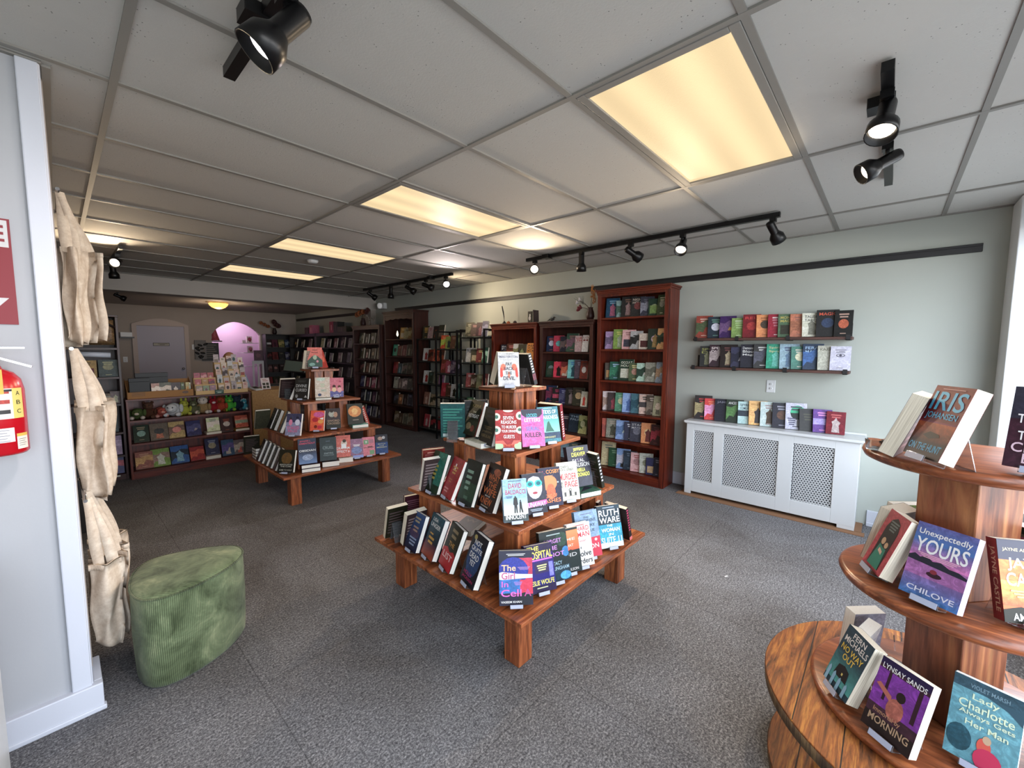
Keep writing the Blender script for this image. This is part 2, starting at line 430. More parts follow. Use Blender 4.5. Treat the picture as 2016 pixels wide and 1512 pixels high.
# ------------------------------------------------------------ ceiling lights
def troffer(i, j, label):
    x0, x1, y0, y1 = i*1.22+.014, (i+1)*1.22-.014, j*.61+.014, (j+1)*.61-.014
    cx, cy = (x0+x1)/2, (y0+y1)/2
    t = thing('troffer_light', label, 'ceiling light', (cx, cy, H-.001), group='recessed ceiling lights')
    hx, hy = (x1-x0)/2, (y1-y0)/2
    f = MB(); w_ = .034
    for a in ((-hx, hx, -hy, -hy+w_), (-hx, hx, hy-w_, hy), (-hx, -hx+w_, -hy+w_, hy-w_), (hx-w_, hx, -hy+w_, hy-w_)): f.box(*a, -.002, .05)
    f.build('frame', 'tbar', t, bevel=.003)
    MB().box(-hx+w_, hx-w_, -hy+w_, hy-w_, .006, .012).build('diffuser', 'diff', t)
names = ['large recessed light panel nearest the front, beside the short window track', 'light panel second from the front, between the two wall tracks',
         'light panel third from the front, beside the smoke detector', 'farthest light panel, just before the ceiling beam']
for (i, j), nm in zip(LIGHTS, names): troffer(i, j, nm)

SPOT_W = 26
def head(par, p, aim, lit=None, kind=0, size=1.0, energy=None):
    """p: point on the track; aim: unit direction; a bell-shaped spotlight head on a stem"""
    aim = Vector(aim).normalized(); s = size
    piv = Vector(p)+Vector((0, 0, -.075*s))
    b = MB(); b.tube(p, piv, .008*s, n=8); b.box(p[0]-.02*s, p[0]+.02*s, p[1]-.02*s, p[1]+.02*s, p[2]-.028*s, p[2])
    back = piv-aim*.055*s; k = s
    b.lathe([(.002, -.002), (.024*k, 0), (.027*k, .01*k), (.027*k, .085*k), (.03*k, .092*k), (.047*k, .118*k), (.049*k, .165*k), (.045*k, .165*k), (.042*k, .13*k), (.004*k, .128*k)], back, 20, 0, None, True, aim)
    h = b.build('spot_head', 'black', par)
    if lit:
        lamp = MB(); q = back+aim*(.136*k)
        lamp.lathe([(.001, .012*k), (.025*k, .009*k), (.038*k, .0), (.0385*k, -.001)], q, 18, 0, None, True, aim)
        lamp.build('lamp', 'lampw' if lit == 'w' else 'lampc', h)
        ld = bpy.data.lights.new('lamp_light', 'SPOT'); ld.energy = energy or SPOT_W; ld.spot_size = R(140); ld.spot_blend = 1.0; ld.shadow_soft_size = .03
        ld.color = (1, .77, .52) if lit == 'w' else (1, .86, .82)
        lo = bpy.data.objects.new('lamp_light', ld); COL.objects.link(lo); lo.location = back+aim*(.185*k)
        lo.rotation_euler = aim.to_track_quat('-Z', 'Y').to_euler(); lo.parent = h
    return h
def track(name, label, a, b_, heads, box, size=1.0):
    t = thing('track_light', label, 'track light', (0, 0, 0))
    a = Vector(a); b_ = Vector(b_); t.location = (a+b_)/2; o = t.location.copy()
    u = (b_-a).normalized(); s_ = Vector((-u.y, u.x, 0))*.018
    P = [a-s_-o, b_-s_-o, b_+s_-o, a+s_-o]
    MB().prism([(p.x, p.y) for p in P], -.012, .022).build('track_bar', 'black', t, bevel=.003)
    if box:
        bx = Vector((*box, a.z))-o; L = .05
        P = [bx-u*L*.8-s_*1.2, bx+u*L*.8-s_*1.2, bx+u*L*.8+s_*3.4, bx-u*L*.8+s_*3.4]
        MB().prism([(p.x, p.y) for p in P], -.02, .018).build('power_feed', 'black', t, bevel=.004)
    for p, aim, lit, e in heads:
        head(t, Vector((p[0], p[1], a.z-.012))-o, aim, lit, energy=e, size=size)
    return t
zt = 2.402
track('t', 'long black track with five spotlight heads along the right wall, nearer one', (2.11, -.353, zt), (2.11, 2.016, zt),
      [((2.11, -.31), (.55, -.25, -.62), None, 0), ((2.11, .33), (-.62, -.10, -.60), 'w', 85), ((2.11, .79), (.66, -.35, -.35), None, 0),
       ((2.11, 1.31), (.08, .05, -1), None, 0), ((2.11, 1.90), (-.70, -.50, -.35), 'w', 90)], (2.11, 1.72))
track('t', 'black track with five spotlight heads above the metal shelving, farther one', (2.11, 3.284, zt), (2.11, 5.594, zt),
      [((2.11, 3.42), (-.45, -.70, -.42), 'c', 85), ((2.11, 3.86), (.55, -.62, -.32), 'w', 45), ((2.11, 4.28), (.5, -.6, -.5), None, 0),
       ((2.11, 4.76), (.05, .15, -1), None, 0), ((2.11, 5.38), (.75, -.2, -.5), None, 0)], (2.11, 3.72))
track('t', 'black track overhead at the top left with a white-lit spotlight', (-.955, -.65, zt), (-.955, .80, zt),
      [((-.955, .26), (-.44, .14, -.55), 'c', 34)], (-.955, .43), 1.12)
track('t', 'short black track with two lit spotlights above the round display', (.53, -.925, zt), (1.86, -.925, zt),
      [((.68, -.925), (-.40, .06, -.70), 'w', 34), ((1.20, -.925), (-.34, .72, -.42), 'w', 30)], (.80, -.925))
track('t', 'small track with two pale spotlights high at the far left', (-.94, 4.6, zt), (-.94, 5.85, zt),
      [((-.94, 4.95), (-.3, -.75, -.25), 'w', 70), ((-.94, 5.5), (.1, .2, -1), None, 0)], None)
track('t', 'small black spotlight bar under the lower ceiling near the far door', (-.95, 8.0, 2.312), (-.45, 8.0, 2.312),
      [((-.72, 8.0), (.7, .1, -.35), None, 0)], None, .9)
# amber dome light on the lower ceiling
t = thing('ceiling_lamp', 'amber glass dome lamp glowing under the lower back ceiling', 'ceiling lamp', (.82, 9.0, 2.33))
MB().lathe([(.002, -.13), (.06, -.122), (.11, -.10), (.15, -.06), (.165, -.025), (.16, -.02)], (0, 0, 0), 28).build('glass_bowl', 'dome', t)
MB().lathe([(.10, -.02), (.10, 0)], (0, 0, 0), 20).build('canopy', 'chrome', t)
ld = bpy.data.lights.new('bowl_light', 'POINT'); ld.energy = 12; ld.color = (1, .74, .52); ld.shadow_soft_size = .05
o = bpy.data.objects.new('bowl_light', ld); COL.objects.link(o); o.location = (0, 0, -.16); o.parent = t
t = thing('ceiling_lamp', 'small round white lamp inside the lit lilac alcove', 'ceiling lamp', (1.62, YB+.75, 2.30))
MB().lathe([(.002, -.05), (.10, -.045), (.14, -.02), (.14, 0)], n=24).build('diffuser', 'purplelight', t)
ld = bpy.data.lights.new('alcove_light', 'POINT'); ld.energy = 22; ld.color = (1, .84, .96); ld.shadow_soft_size = .08
o = bpy.data.objects.new('alcove_light', ld); COL.objects.link(o); o.location = (0, 0, -.12); o.parent = t
t = thing('smoke_detector', 'small white smoke detector on the ceiling tiles', 'smoke detector', (.60, 3.92, H))
MB().lathe([(.002, -.035), (.04, -.034), (.055, -.02), (.06, 0)], n=24).build('housing', 'white', t)
# emergency light, high by the scalloped bookcase
t = thing('emergency_light', 'white emergency light unit with round lamp, high by the tall bookcase', 'emergency light', (2.99, 6.5, 2.27))
MB().box(-.048, .018, -.12, .12, -.06, .05).build('housing', 'white', t)
MB().lathe([(.05, 0), (.055, .03), (.04, .045), (.001, .04)], (-.05, 0, .0), 20, axis=(-1, -.25, -.1)).build('lamp_head', nmat('lit_lens', 'ccc', .3, emis='ccc', es=.25), t)
# wall outlets
def outlet(label, loc, rz):
    t = thing('wall_outlet', label, 'outlet', loc, (0, 0, rz))
    MB().box(-.036, .036, -.006, 0, -.058, .058).build('cover_plate', 'white', t, bevel=.003)
    b = MB()
    for s in (-.02, .02):
        b.ell((0, -.0062, s), (.017, .0025, .014), 0, n=14, m=6)
        for dx in (-.006, .006): b.box(dx-.0012, dx+.0012, -.0095, -.0086, s-.003, s+.006, 1)
    b.build('sockets', ['white', 'dark'], t)
outlet('white duplex outlet on the grey wall below the two book shelves', (W, -.195, 1.108), R(-90))
outlet('pale outlet plate on the far wall left of the door', (-.44, YB, 1.17), 0)
outlet('pale switch plate on the far wall right of the door', (.745, YB, 1.44), 0)

# ------------------------------------------------------------ partition: sign and extinguisher
t = thing('safety_sign', 'red and white extinguisher sign with a down arrow on grey wall', 'sign', (-1.585, 1.277, 1.52))
b = MB(); rd = C('8c0a20'); wh = C('d2d2d4')
b.box(-.078, .078, -.002, .002, 0, .358, 0, rd)
q = -.0028
def qd(pts, c, y=q): b.add([(x, y, z) for x, z in pts], [tuple(range(len(pts)))], 0, c)
qd([(-.072, .262), (.072, .262), (.072, .352), (-.072, .352)], wh)
V, F = text_mesh('FIRE', .03)
b.add([(-.062+v[0]*.126, q-.0006, .280+v[1]*.055) for v in V], F, 0, rd)
qd([(-.022, .09), (.022, .09), (.022, .24), (-.022, .24)], wh)
qd([(-.062, .09), (0, .012), (.062, .09)], wh)
b.build('sign_plate', 'print', t)
t = thing('fire_extinguisher', 'red fire extinguisher hanging on the grey partition wall', 'fire extinguisher', (-1.571, 1.195, 1.085))
MB().lathe([(.002, 0), (.06, 0), (.066, .008), (.066, .215), (.060, .25), (.045, .272), (.022, .285), (.016, .30), (.001, .30)], n=36).build('cylinder', 'red', t)
b = MB()
def wrap(a0, a1, z0, z1, c, r=.0672, n=10):
    V = []; 
    for i in range(n+1):
        a = R(a0+(a1-a0)*i/n)
        V += [(r*math.sin(a), -r*math.cos(a), z0), (r*math.sin(a), -r*math.cos(a), z1)]
    b.add(V, [(2*i, 2*i+2, 2*i+3, 2*i+1) for i in range(n)], 0, c, True)
def wtxt(s, a0, a1, z0, z1, c, r=.0676):
    V, F = text_mesh(s)
    b.add([(r*math.sin(R(a0+(a1-a0)*x)), -r*math.cos(R(a0+(a1-a0)*x)), z0+(z1-z0)*y) for x, y in V], F, 0, c)
wrap(-75, 62, .122, .222, C('e6e2da')); wrap(36, 62, .122, .222, C('dccb62'), .0674)
for i, l in enumerate('ABC'): wtxt(l, 44, 54, .198-i*.030, .212-i*.030, C('222'))
for i in range(3):
    wrap(8, 30, .205-i*.033, .218-i*.033, C('c0392b' if i < 2 else '333', .5), .0674)
wrap(12, 36, .212, .219, C('223'), .0676)
wrap(-60, 34, .045, .092, C('e4e4e2')); 
for i in range(5): wrap(-40, 24-5*(i % 2), .084-i*.009, .0855-i*.009, C('557'), .0676)
wrap(38, 68, .018, .070, C('e4e0d4'), .0673); wrap(38, 68, .060, .070, C('e0b63a'), .0676)
for i in range(4): wrap(42, 62-4*(i % 2), .05-i*.007, .0515-i*.007, C('555'), .0676)
b.build('labels', 'print', t)
b = MB(); b.box(-.03, .024, -.0725, -.0705, .205, .285, 0, C('e8b21c')); b.box(-.022, .012, -.0733, -.0727, .25, .253, 0, C('333')); b.box(-.022, .016, -.0733, -.0727, .24, .243, 0, C('333'))
b.build('inspection_tag', 'print', t)
b = MB(); b.tube((0, 0, .295), (0, 0, .335), .018, .014, 14)
b.build('valve', nmat('brass_valve', 'b08d3a', .3, .9), t)
b = MB(); b.prism([(-.012, -.010), (.075, -.018), (.075, -.004), (-.012, .010)], .352, .357)
b.xf = Matrix.Translation((0, 0, .325)) @ Matrix.Rotation(R(24), 4, 'Y'); b.prism([(-.01, -.012), (.095, -.010), (.095, .006), (-.01, .012)], 0, .006); b.xf = None
b.build('handle', 'chrome', t, bevel=.002)
MB().path([(0, .03, .30), (0, .068, .31), (0, .078, .20)], .004).build('wall_hook', 'black', t)

# white ledge cabinet at the left edge
t = thing('cabinet', 'white panelled cabinet with beige rounded top at the left edge', 'cabinet', (-1.755, .86, 0))
b = MB(); b.box(-.42, .150, -.22, .18, 0, .655); b.build('body', 'white', t, bevel=.006)
MB().box(-.44, .166, -.24, .20, .657, .742).build('top', 'part', t, bevel=.03, seg=4)

# ------------------------------------------------------------ tote bags on hooks along the side wall
def bag(label, x0, y0, z0, wd, hgt, hk, ph):
    """one canvas tote: seen nearly edge-on, its outer half folded towards the room"""
    t = thing('tote_bag', label, 'tote bag', (x0, y0, z0), group='canvas tote bags on the left wall')
    n = 14; path = []
    for i in range(n+1):
        u = i/n
        path.append((u*wd, .028*math.sin(u*7+ph)*(.4+u)-.02*u))
    fold = [(wd-.012-.05*v, .030+.035*v+.012*math.sin(v*6+ph)) for v in (.25, .6, 1)]
    path += fold; m = len(path); b = MB(); V = []; rows = 12
    for side in (0, 1):
        for j in range(rows+1):
            v = j/rows; drop = -hgt*v
            for k, (x, y) in enumerate(path):
                tw = 1+.05*math.sin(3*v+ph)-.10*v*v
                sl = -.05*max(0, v-.86)/.14*(1-min(1, k/n)) 
                V.append((x*tw+.006*math.sin(9*v+k*.5), y+side*.011+.010*math.sin(5*v+ph+k*.35), drop*(1-.02*k/m)-sl))
    F = []; L = (rows+1)*m
    for side in (0, 1):
        for j in range(rows):
            for k in range(m-1):
                a = side*L+j*m+k; F.append((a, a+1, a+m+1, a+m))
    for k in range(m-1): F.append((k, k+1, L+k+1, L+k)); a = rows*m+k; F.append((a, a+1, L+a+1, L+a))
    for j in range(rows): F.append((j*m, (j+1)*m, L+(j+1)*m, L+j*m)); a = j*m+m-1; F.append((a, a+m, L+a+m, L+a))
    b.add(V, F, 0, None, True)
    b.build('bag_body', 'canvas', t)
    hem = MB(); pp = [(x, y-.003) for x, y in path[:n+1]]
    for (xa, ya), (xb, yb) in zip(pp, pp[1:]):
        hem.add([(xa, ya, 0), (xb, yb, 0), (xb, yb, -.022), (xa, ya, -.022), (xa, ya+.017, 0), (xb, yb+.017, 0), (xb, yb+.017, -.022), (xa, ya+.017, -.022)],
                [(0, 3, 2, 1), (0, 1, 5, 4), (3, 7, 6, 2)], 0, None, True)
    hem.build('hem', 'canvas', t)
    for s in (0, 1):
        h = MB(); q = 9; V = []
        for i in range(q+1):
            u = i/q; xx = wd*(.22+.42*s)*(1-u)+.012+s*.012*math.sin(u*3); yy = .012*math.sin(u*4+ph+s)+.012*s; zz = -.02+(hk+.02)*u
            wdt = .016+.004*math.sin(u*5+s)
            V += [(xx-wdt, yy, zz), (xx+wdt, yy+.006, zz), (xx+wdt, yy+.010, zz), (xx-wdt, yy+.004, zz)]
        h.add(V, [(4*i+a, 4*i+(a+1) % 4, 4*i+4+(a+1) % 4, 4*i+4+a) for i in range(q) for a in range(4)], 0, None, True)
        h.build('handle', 'canvas', t)
clusters = [('lowest', .50, 1.50, .40, .30, [0, .10, .22, .36]), ('middle', 1.175, 1.66, .44, .26, [0, .07, .20, .36]), ('top', 1.875, 1.70, .44, .235, [0, .09, .18, .28])]
wds = {'top': [.050, .080, .110, .140], 'middle': [.090, .105, .135, .138], 'lowest': [.105, .125, .140, .140]}
pos = ['nearest', 'second nearest', 'third nearest', 'farthest']
for cn, z, y, hg, hk, offs in clusters:
    for i, dy in enumerate(offs):
        bag('natural canvas tote bag, %s of the %s hanging cluster by the partition' % (pos[i], cn), -1.388+.003*i, y+dy, z+(.0 if cn != 'top' else .01*i), wds[cn][i], hg, hk, i*1.7+z*3)
    t = thing('bag_hook', 'chrome hook bar carrying the %s cluster of tote bags' % cn, 'hook', (-1.38, y, z+hk), group='chrome hooks for tote bags')
    MB().tube((0, -.04, 0), (0, .42, 0), .007).tube((0, .40, 0), (-.02, .40, 0), .007).build('hook_bar', 'chrome', t)
# ------------------------------------------------------------ olive ottoman
def ottoman():
    pts = [(-1.275, 1.40), (-1.272, 1.30), (-1.245, 1.225), (-1.18, 1.19), (-1.08, 1.20), (-.96, 1.255), (-.87, 1.34), (-.835, 1.43), (-.86, 1.52), (-.95, 1.585), (-1.06, 1.63), (-1.17, 1.64), (-1.245, 1.55)]
    n = len(pts); P = []
    for i in range(n):                                   # Catmull-Rom round the outline
        a, b_, c, d_ = [Vector(pts[(i+k) % n]) for k in (-1, 0, 1, 2)]
        for k in range(10):
            t = k/10; P.append(.5*((2*b_)+(-a+c)*t+(2*a-5*b_+4*c-d_)*t*t+(-a+3*b_-3*c+d_)*t**3))
    cx = Vector((-1.06, 1.41)); t = thing('ottoman', 'olive green corduroy ottoman with piped edge on the carpet', 'ottoman', (cx.x, cx.y, 0))
    P = [p-cx for p in P]; m = len(P); arc = [0]
    for i in range(m): arc.append(arc[-1]+(P[(i+1) % m]-P[i]).length)
    prof = [(.93, .0), (.965, .012), (.975, .04), (1.0, .2), (.99, .36), (.985, .392), (.975, .398)]
    V = []; rib = []
    for s, z in prof:
        for i in range(m+1): p = P[i % m]*s; V.append((p.x, p.y, z)); rib.append(arc[i])
    F = [(j*(m+1)+i, j*(m+1)+i+1, (j+1)*(m+1)+i+1, (j+1)*(m+1)+i) for j in range(len(prof)-1) for i in range(m)]
    F.append(tuple(range(m-1, -1, -1)))
    def rb(o, vals, k):
        a = o.data.attributes.new('rib', 'FLOAT', 'POINT'); a.data.foreach_set('value', [v*k for v in vals])
    b = MB().add(V, F, 0, None, True); o = b.build('body', 'cord', t); rb(o, rib, 44)
    b = MB(); V = []; rings = [(1.0, .396), (.97, .404), (.9, .410), (.7, .416), (.4, .419), (.02, .420)]
    for s, z in rings:
        for i in range(m): p = P[i]*s*.985; V.append((p.x, p.y, z))
    F = [(j*m+i, j*m+(i+1) % m, (j+1)*m+(i+1) % m, (j+1)*m+i) for j in range(len(rings)-1) for i in range(m)]+[tuple(range((len(rings)-1)*m, len(rings)*m))]
    b.add(V, F, 0, None, True); o = b.build('cushion_top', 'cordtop', t); rb(o, [v[0]*.6+v[1]*.8 for v in V], 30)
    b = MB(); q = [(p.x*.988, p.y*.988, .399) for p in P]; q.append(q[0]); b.path(q, .0045, 6); b.build('piping', 'cord', t)
ottoman()

# ------------------------------------------------------------ four-step square display tables
def stepped_table(label, cx, cy):
    t = thing('tiered_table', label, 'display table', (cx, cy, 0))
    z = [.296, .605, .911, 1.22]; s = [.593, .447, .294, .144]
    for i in range(4):
        b = MB().box(-s[i], s[i], -s[i], s[i], z[i]-.02, z[i])
        b.build('shelf_board', 'oaky' if i % 2 else 'oakx', t, bevel=.002)
    w_ = .092; o = .505
    for sx in (-1, 1):
        for sy in (-1, 1):
            x = -o if sx < 0 else o-w_; y = -o if sy < 0 else o-w_
            MB().box(x, x+w_, y, y+w_, .0, z[0]-.021).build('leg', 'oakz', t, bevel=.003)
    for x, y in ((-.40, .308), (-.40, -.40), (.308, -.40), (.308, .308)): MB().box(x, x+w_, y, y+w_, z[0]+.001, z[1]-.021).build('post', 'oakz', t, bevel=.002)
    for x, y in ((-.25, .158), (-.22, -.22), (.09, -.23), (.158, .158)): MB().box(x, x+w_, y, y+w_, z[1]+.001, z[2]-.021).build('post', 'oakz', t, bevel=.002)
    for x, y in ((-.108, .004), (-.094, -.094), (.002, -.108), (.01, .01)): MB().box(x, x+.088, y, y+.088, z[2]+.001, z[3]-.021).build('post', 'oakz', t, bevel=.002)
    return t
T1 = (.405, .67); T2 = (.445, 3.467)
stepped_table('stepped reddish wood display table full of thrillers, nearest on the carpet', *T1)
stepped_table('stepped reddish wood display table farther back by the brown counter', *T2)

# ------------------------------------------------------------ bookcases against the right wall (open side faces -X)
def case(label, y0, y1, top, shelves, mat, xf=2.72, xb=2.985, crown=True, scallop=False, stile=.045, name='bookcase'):
    t = thing(name, label, 'bookcase', ((xf+xb)/2, (y0+y1)/2, 0)); ox, oy = (xf+xb)/2, (y0+y1)/2
    f, bk, a, c = xf-ox, xb-ox, y0-oy, y1-oy
    for q, y in (('side_panel', a), ('side_panel', c-.02)): MB().box(f, bk, y, y+.02, 0, top-.0).build(q, mat+'z', t)
    MB().box(bk-.008, bk, a+.02, c-.02, .0, top-.02).build('back_panel', mat+'z', t)
    b = MB(); b.box(f-.004, f+.014, a, a+stile, .0, top-.001); b.box(f-.004, f+.014, c-stile, c, .0, top-.001)
    b.box(f-.0039, f+.0139, a+stile, c-stile, top-.075, top-.002); b.build('face_frame', mat+'z', t, bevel=.002)
    b = MB()
    if crown:
        b.box(f-.014, bk, a-.012, c+.012, top-.03, top-.012); b.box(f-.026, bk, a-.022, c+.022, top-.012, top+.006); b.box(f-.010, f+.012, a-.006, c+.006, top-.05, top-.03)
    else: b.box(f, bk, a+.0201, c-.0201, top-.02, top-.001)
    b.build('top_moulding' if crown else 'top_panel', mat+'y', t, bevel=.002)
    for i, z in enumerate(shelves):
        MB().box(f+.002, bk-.009, a+.021, c-.021, z-.02, z).build('shelf', mat+'y', t)
    MB().box(f-.0041, f+.0141, a+stile, c-stile, .0, shelves[-1]-.021).build('plinth', mat+'y', t, bevel=.002)
    if scallop:
        b = MB(); n = 36; V = []
        ya, yb = a+stile, c-stile
        for i in range(n+1):
            u = i/n; y = ya+(yb-ya)*u; d = .055+.018*abs(math.sin(u*math.pi*5))+.02*(2*u-1)**2
            V += [(f+.001, y, top-.07), (f+.001, y, top-.07-d), (f+.012, y, top-.07), (f+.012, y, top-.07-d)]
        b.add(V, [(4*i, 4*i+1, 4*i+5, 4*i+4) for i in range(n)]+[(4*i+1, 4*i+3, 4*i+7, 4*i+5) for i in range(n)]+[(4*i+2, 4*i+6, 4*i+7, 4*i+3) for i in range(n)])
        b.build('scalloped_valance', mat+'y', t)
    return t
ZB = [1.79, 1.44, 1.092, .738, .422, .088]
case('tall cherry bookcase with crown moulding, nearest one on the right wall', .665, 1.478, 2.092, ZB, 'cherry')
Z2 = [1.404, 1.080, .746, .414, .075]
case('dark brown bookcase directly left of the tall cherry bookcase', 1.530, 2.305, 1.775, Z2, 'mahog')
Z3 = [1.292, .96, .63, .32, .075]
case('reddish bookcase between the dark brown bookcase and metal shelving', 2.36, 3.17, 1.775, Z3, 'cherry')
ZA = [1.600, 1.295, .975, .700, .410, .06]
case('tall dark bookcase with scalloped valance, beyond the metal shelving', 5.005, 5.955, 2.09, ZA, 'mahog', xf=2.68, scallop=True)
ZP = [1.525, 1.227, .950, .663, .383, .09]
case('dark bookcase with arched top left of the scalloped bookcase', 6.0, 7.03, 1.865, ZP, 'mahog', xf=2.62, xb=2.885)
# black painted shelving in the back room
MT['inkx'] = MT['inky'] = MT['inkz'] = nmat('black_painted_board', '1b1716', .5)
ZK = [1.44, 1.12, .80, .48, .10]
case('black shelving unit on the right wall of the back room, nearer one', 7.12, 9.0, 1.775, ZK, 'ink', xf=2.70, crown=False)
case('black shelving unit on the right wall of the back room, farther one', 9.02, 10.62, 1.775, ZK, 'ink', xf=2.70, crown=False)
def case_y(label, x0, x1, yf, yb, top, shelves, mat, name='bookcase', stile=.03):
    """a case whose open side faces -Y"""
    t = thing(name, label, 'bookcase', ((x0+x1)/2, (yf+yb)/2, 0)); ox, oy = (x0+x1)/2, (yf+yb)/2
    a, c, f, bk = x0-ox, x1-ox, yf-oy, yb-oy
    for x in (a, c-.02): MB().box(x, x+.02, f, bk, 0, top-.021).build('side_panel', mat+'z', t, bevel=.001)
    MB().box(a+.02, c-.02, bk-.008, bk, 0, top-.021).build('back_panel', mat+'z', t)
    MB().box(a-.004, c+.004, f-.006, bk, top-.02, top).build('top_panel', mat+'x', t, bevel=.002)
    for z in shelves: MB().box(a+.021, c-.021, f+.003, bk-.009, z-.02, z).build('shelf', mat+'x', t)
    MB().box(a+.021, c-.021, f+.004, f+.018, 0, shelves[-1]-.021).build('plinth', mat+'x', t)
    return t
ZL = [.643, .388, .085]
case_y('low cherry bookcase with soft toys and picture books under the card racks', -.955, .212, 5.0, 5.29, .877, ZL, 'cherry')
ZN = [1.43, 1.12, .83, .52, .27, .06]
case_y('narrow dark shelving tower at the far left, left of the low bookcase', -1.385, -.965, 5.10, 5.42, 1.775, ZN, 'mahog')
ZR = [1.44, 1.12, .80, .48, .10]
case_y('black shelving unit against the far wall, right of the lit alcove', 2.16, 2.985, 10.68, 10.97, 1.775, ZR, 'ink')
t = thing('storage_cabinet', 'low black cabinet along the left wall behind the tote bags', 'cabinet', (-1.30, 4.25, 0))
MB().box(-.09, .07, -.70, .80, 0, .50).build('body', 'ink'+'x', t, bevel=.004); MB().box(-.092, .078, -.71, .81, .501, .52).build('top', 'inkx', t, bevel=.003)

# black metal and glass shelving between the reddish bookcase and the scalloped one
def rack(label, y0, y1, x0, x1, top, shelves):
    t = thing('metal_shelving', label, 'shelving', ((x0+x1)/2, (y0+y1)/2, 0)); ox, oy = (x0+x1)/2, (y0+y1)/2
    a, c, f, bk = y0-oy, y1-oy, x0-ox, x1-ox; w_ = .022
    for x in (f, bk-w_):
        for y in (a, c-w_): MB().box(x, x+w_, y, y+w_, 0, top).build('post', 'black', t)
    b = MB()
    for y in (a, c-w_): b.box(f+w_-.001, bk-w_+.001, y, y+w_, top-w_, top)
    b.box(bk-w_, bk, a+w_-.001, c-w_+.001, top-w_, top); b.build('top_rail', 'black', t)
    for z in shelves:
        b = MB()
        for y in (a, c-w_): b.box(f+w_-.001, bk-w_+.001, y+.002, y+w_-.002, z-.022, z-.008)
        for x in (f, bk-w_): b.box(x+.002, x+w_-.002, a+w_-.001, c-w_+.001, z-.022, z-.008)
        b.build('crossbar', 'black', t)
    for z in shelves: MB().box(f+.001, bk-.001, a+.001, c-.001, z-.007, z).build('glass_shelf', 'glass', t)
ZRA = [1.600, 1.225, .845, .475, .09]; ZRB = [1.43, 1.05, .68, .33]; ZRC = [1.61, 1.235, .86, .50, .12]
rack('black metal and glass shelving with top books, next to the scalloped bookcase', 4.33, 4.98, 2.72, 2.99, 1.602, ZRA)
rack('black metal and glass shelving with open frame top, in the middle', 3.76, 4.29, 2.58, 2.88, 1.71, ZRB)
rack('black metal and glass shelving next to the reddish bookcase', 3.20, 3.72, 2.60, 2.90, 1.72, ZRC)

# wall shelves above the radiator cover
def wshelf(label, z, y0, y1):
    t = thing('wall_shelf', label, 'shelf', (W, (y0+y1)/2, z), group='dark wood wall shelves')
    h = (y1-y0)/2
    MB().box(-.178, -.006, -h, h, -.026, -.004).build('board', 'waly', t, bevel=.002)
    for y in (-h+.012, -h/3+.01, h/3, h-.042):
        b = MB(); b.box(-.186, -.0005, y, y+.030, -.031, -.0265); b.box(-.186, -.181, y, y+.030, -.031, .012); b.box(-.0055, -.0005, y, y+.030, -.031, .11)
        b.build('bracket', 'blackp', t)
wshelf('upper dark wood shelf on black brackets, on the grey wall', 1.556, -.765, .462)
wshelf('lower dark wood shelf on black brackets, under the other wall shelf', 1.278, -.76, .475)

# radiator cover
def radiator():
    y0, y1, x0 = -.865, .462, 2.765
    t = thing('radiator_cover', 'white radiator cover with three punched metal grilles under the shelves', 'radiator cover', ((x0+W)/2, (y0+y1)/2, 0))
    ox, oy = (x0+W)/2, (y0+y1)/2; f = x0-ox; a, c = y0-oy, y1-oy
    gr = [(a+.155, a+.435), (a+.545, a+.985), (a+1.075, a+1.255)]; z0, z1 = .155, .650
    b = MB(); cuts = [a]+[v for g in gr for v in g]+[c]
    for i in range(0, len(cuts), 2): b.box(f, f+.018, cuts[i], cuts[i+1], .035, .715)
    for g in gr: b.box(f, f+.018, g[0], g[1], .035, z0); b.box(f, f+.018, g[0], g[1], z1, .715)
    b.box(f, f+.018, a, a+.11, 0.008, .04); b.box(f, f+.018, c-.06, c, 0.008, .04)
    b.box(f+.019, W-ox-.002, a, a+.018, .008, .715); b.box(f+.019, W-ox-.002, c-.018, c, .008, .715)
    b.build('front_panel', 'white', t, bevel=.002)
    b = MB(); b.box(f-.024, W-ox-.002, a-.026, c+.02, .722, .744); b.box(f-.014, W-ox-.002, a-.015, c+.012, .7155, .7215); b.box(W-ox-.015, W-ox-.003, a-.026, c+.02, .7445, .762)
    b.build('top', 'white', t, bevel=.006, seg=3)
    MB().box(f+.05, f+.055, a+.12, c-.05, .14, .67).build('radiator_back', 'grille', t)
    for g in gr:                                        # punched lattice: rows of little rings
        b = MB(); rr = .0115; dy = .0208; dz = .0182
        ny = int((g[1]-g[0])/dy); nz = int((z1-z0)/dz); V = []; F = []; k = 6
        for j in range(nz+1):
            for i in range(ny+1):
                cy = g[0]+dy*(i+(.5 if j % 2 else 0)); cz = z0+dz*j
                if cy > g[1]: continue
                base = len(V)
                for r_ in (rr, rr*.66):
                    for q in range(k):
                        an = math.pi/3*q+math.pi/6; V.append((f+.010, min(g[1], max(g[0], cy+r_*math.cos(an))), min(z1, max(z0, cz+r_*math.sin(an)))))
                F += [(base+q, base+(q+1) % k, base+k+(q+1) % k, base+k+q) for q in range(k)]
        b.add(V, F); g_ = b.build('grille', 'white', t)
        so = g_.modifiers.new('solid', 'SOLIDIFY'); so.thickness = .0015
radiator()

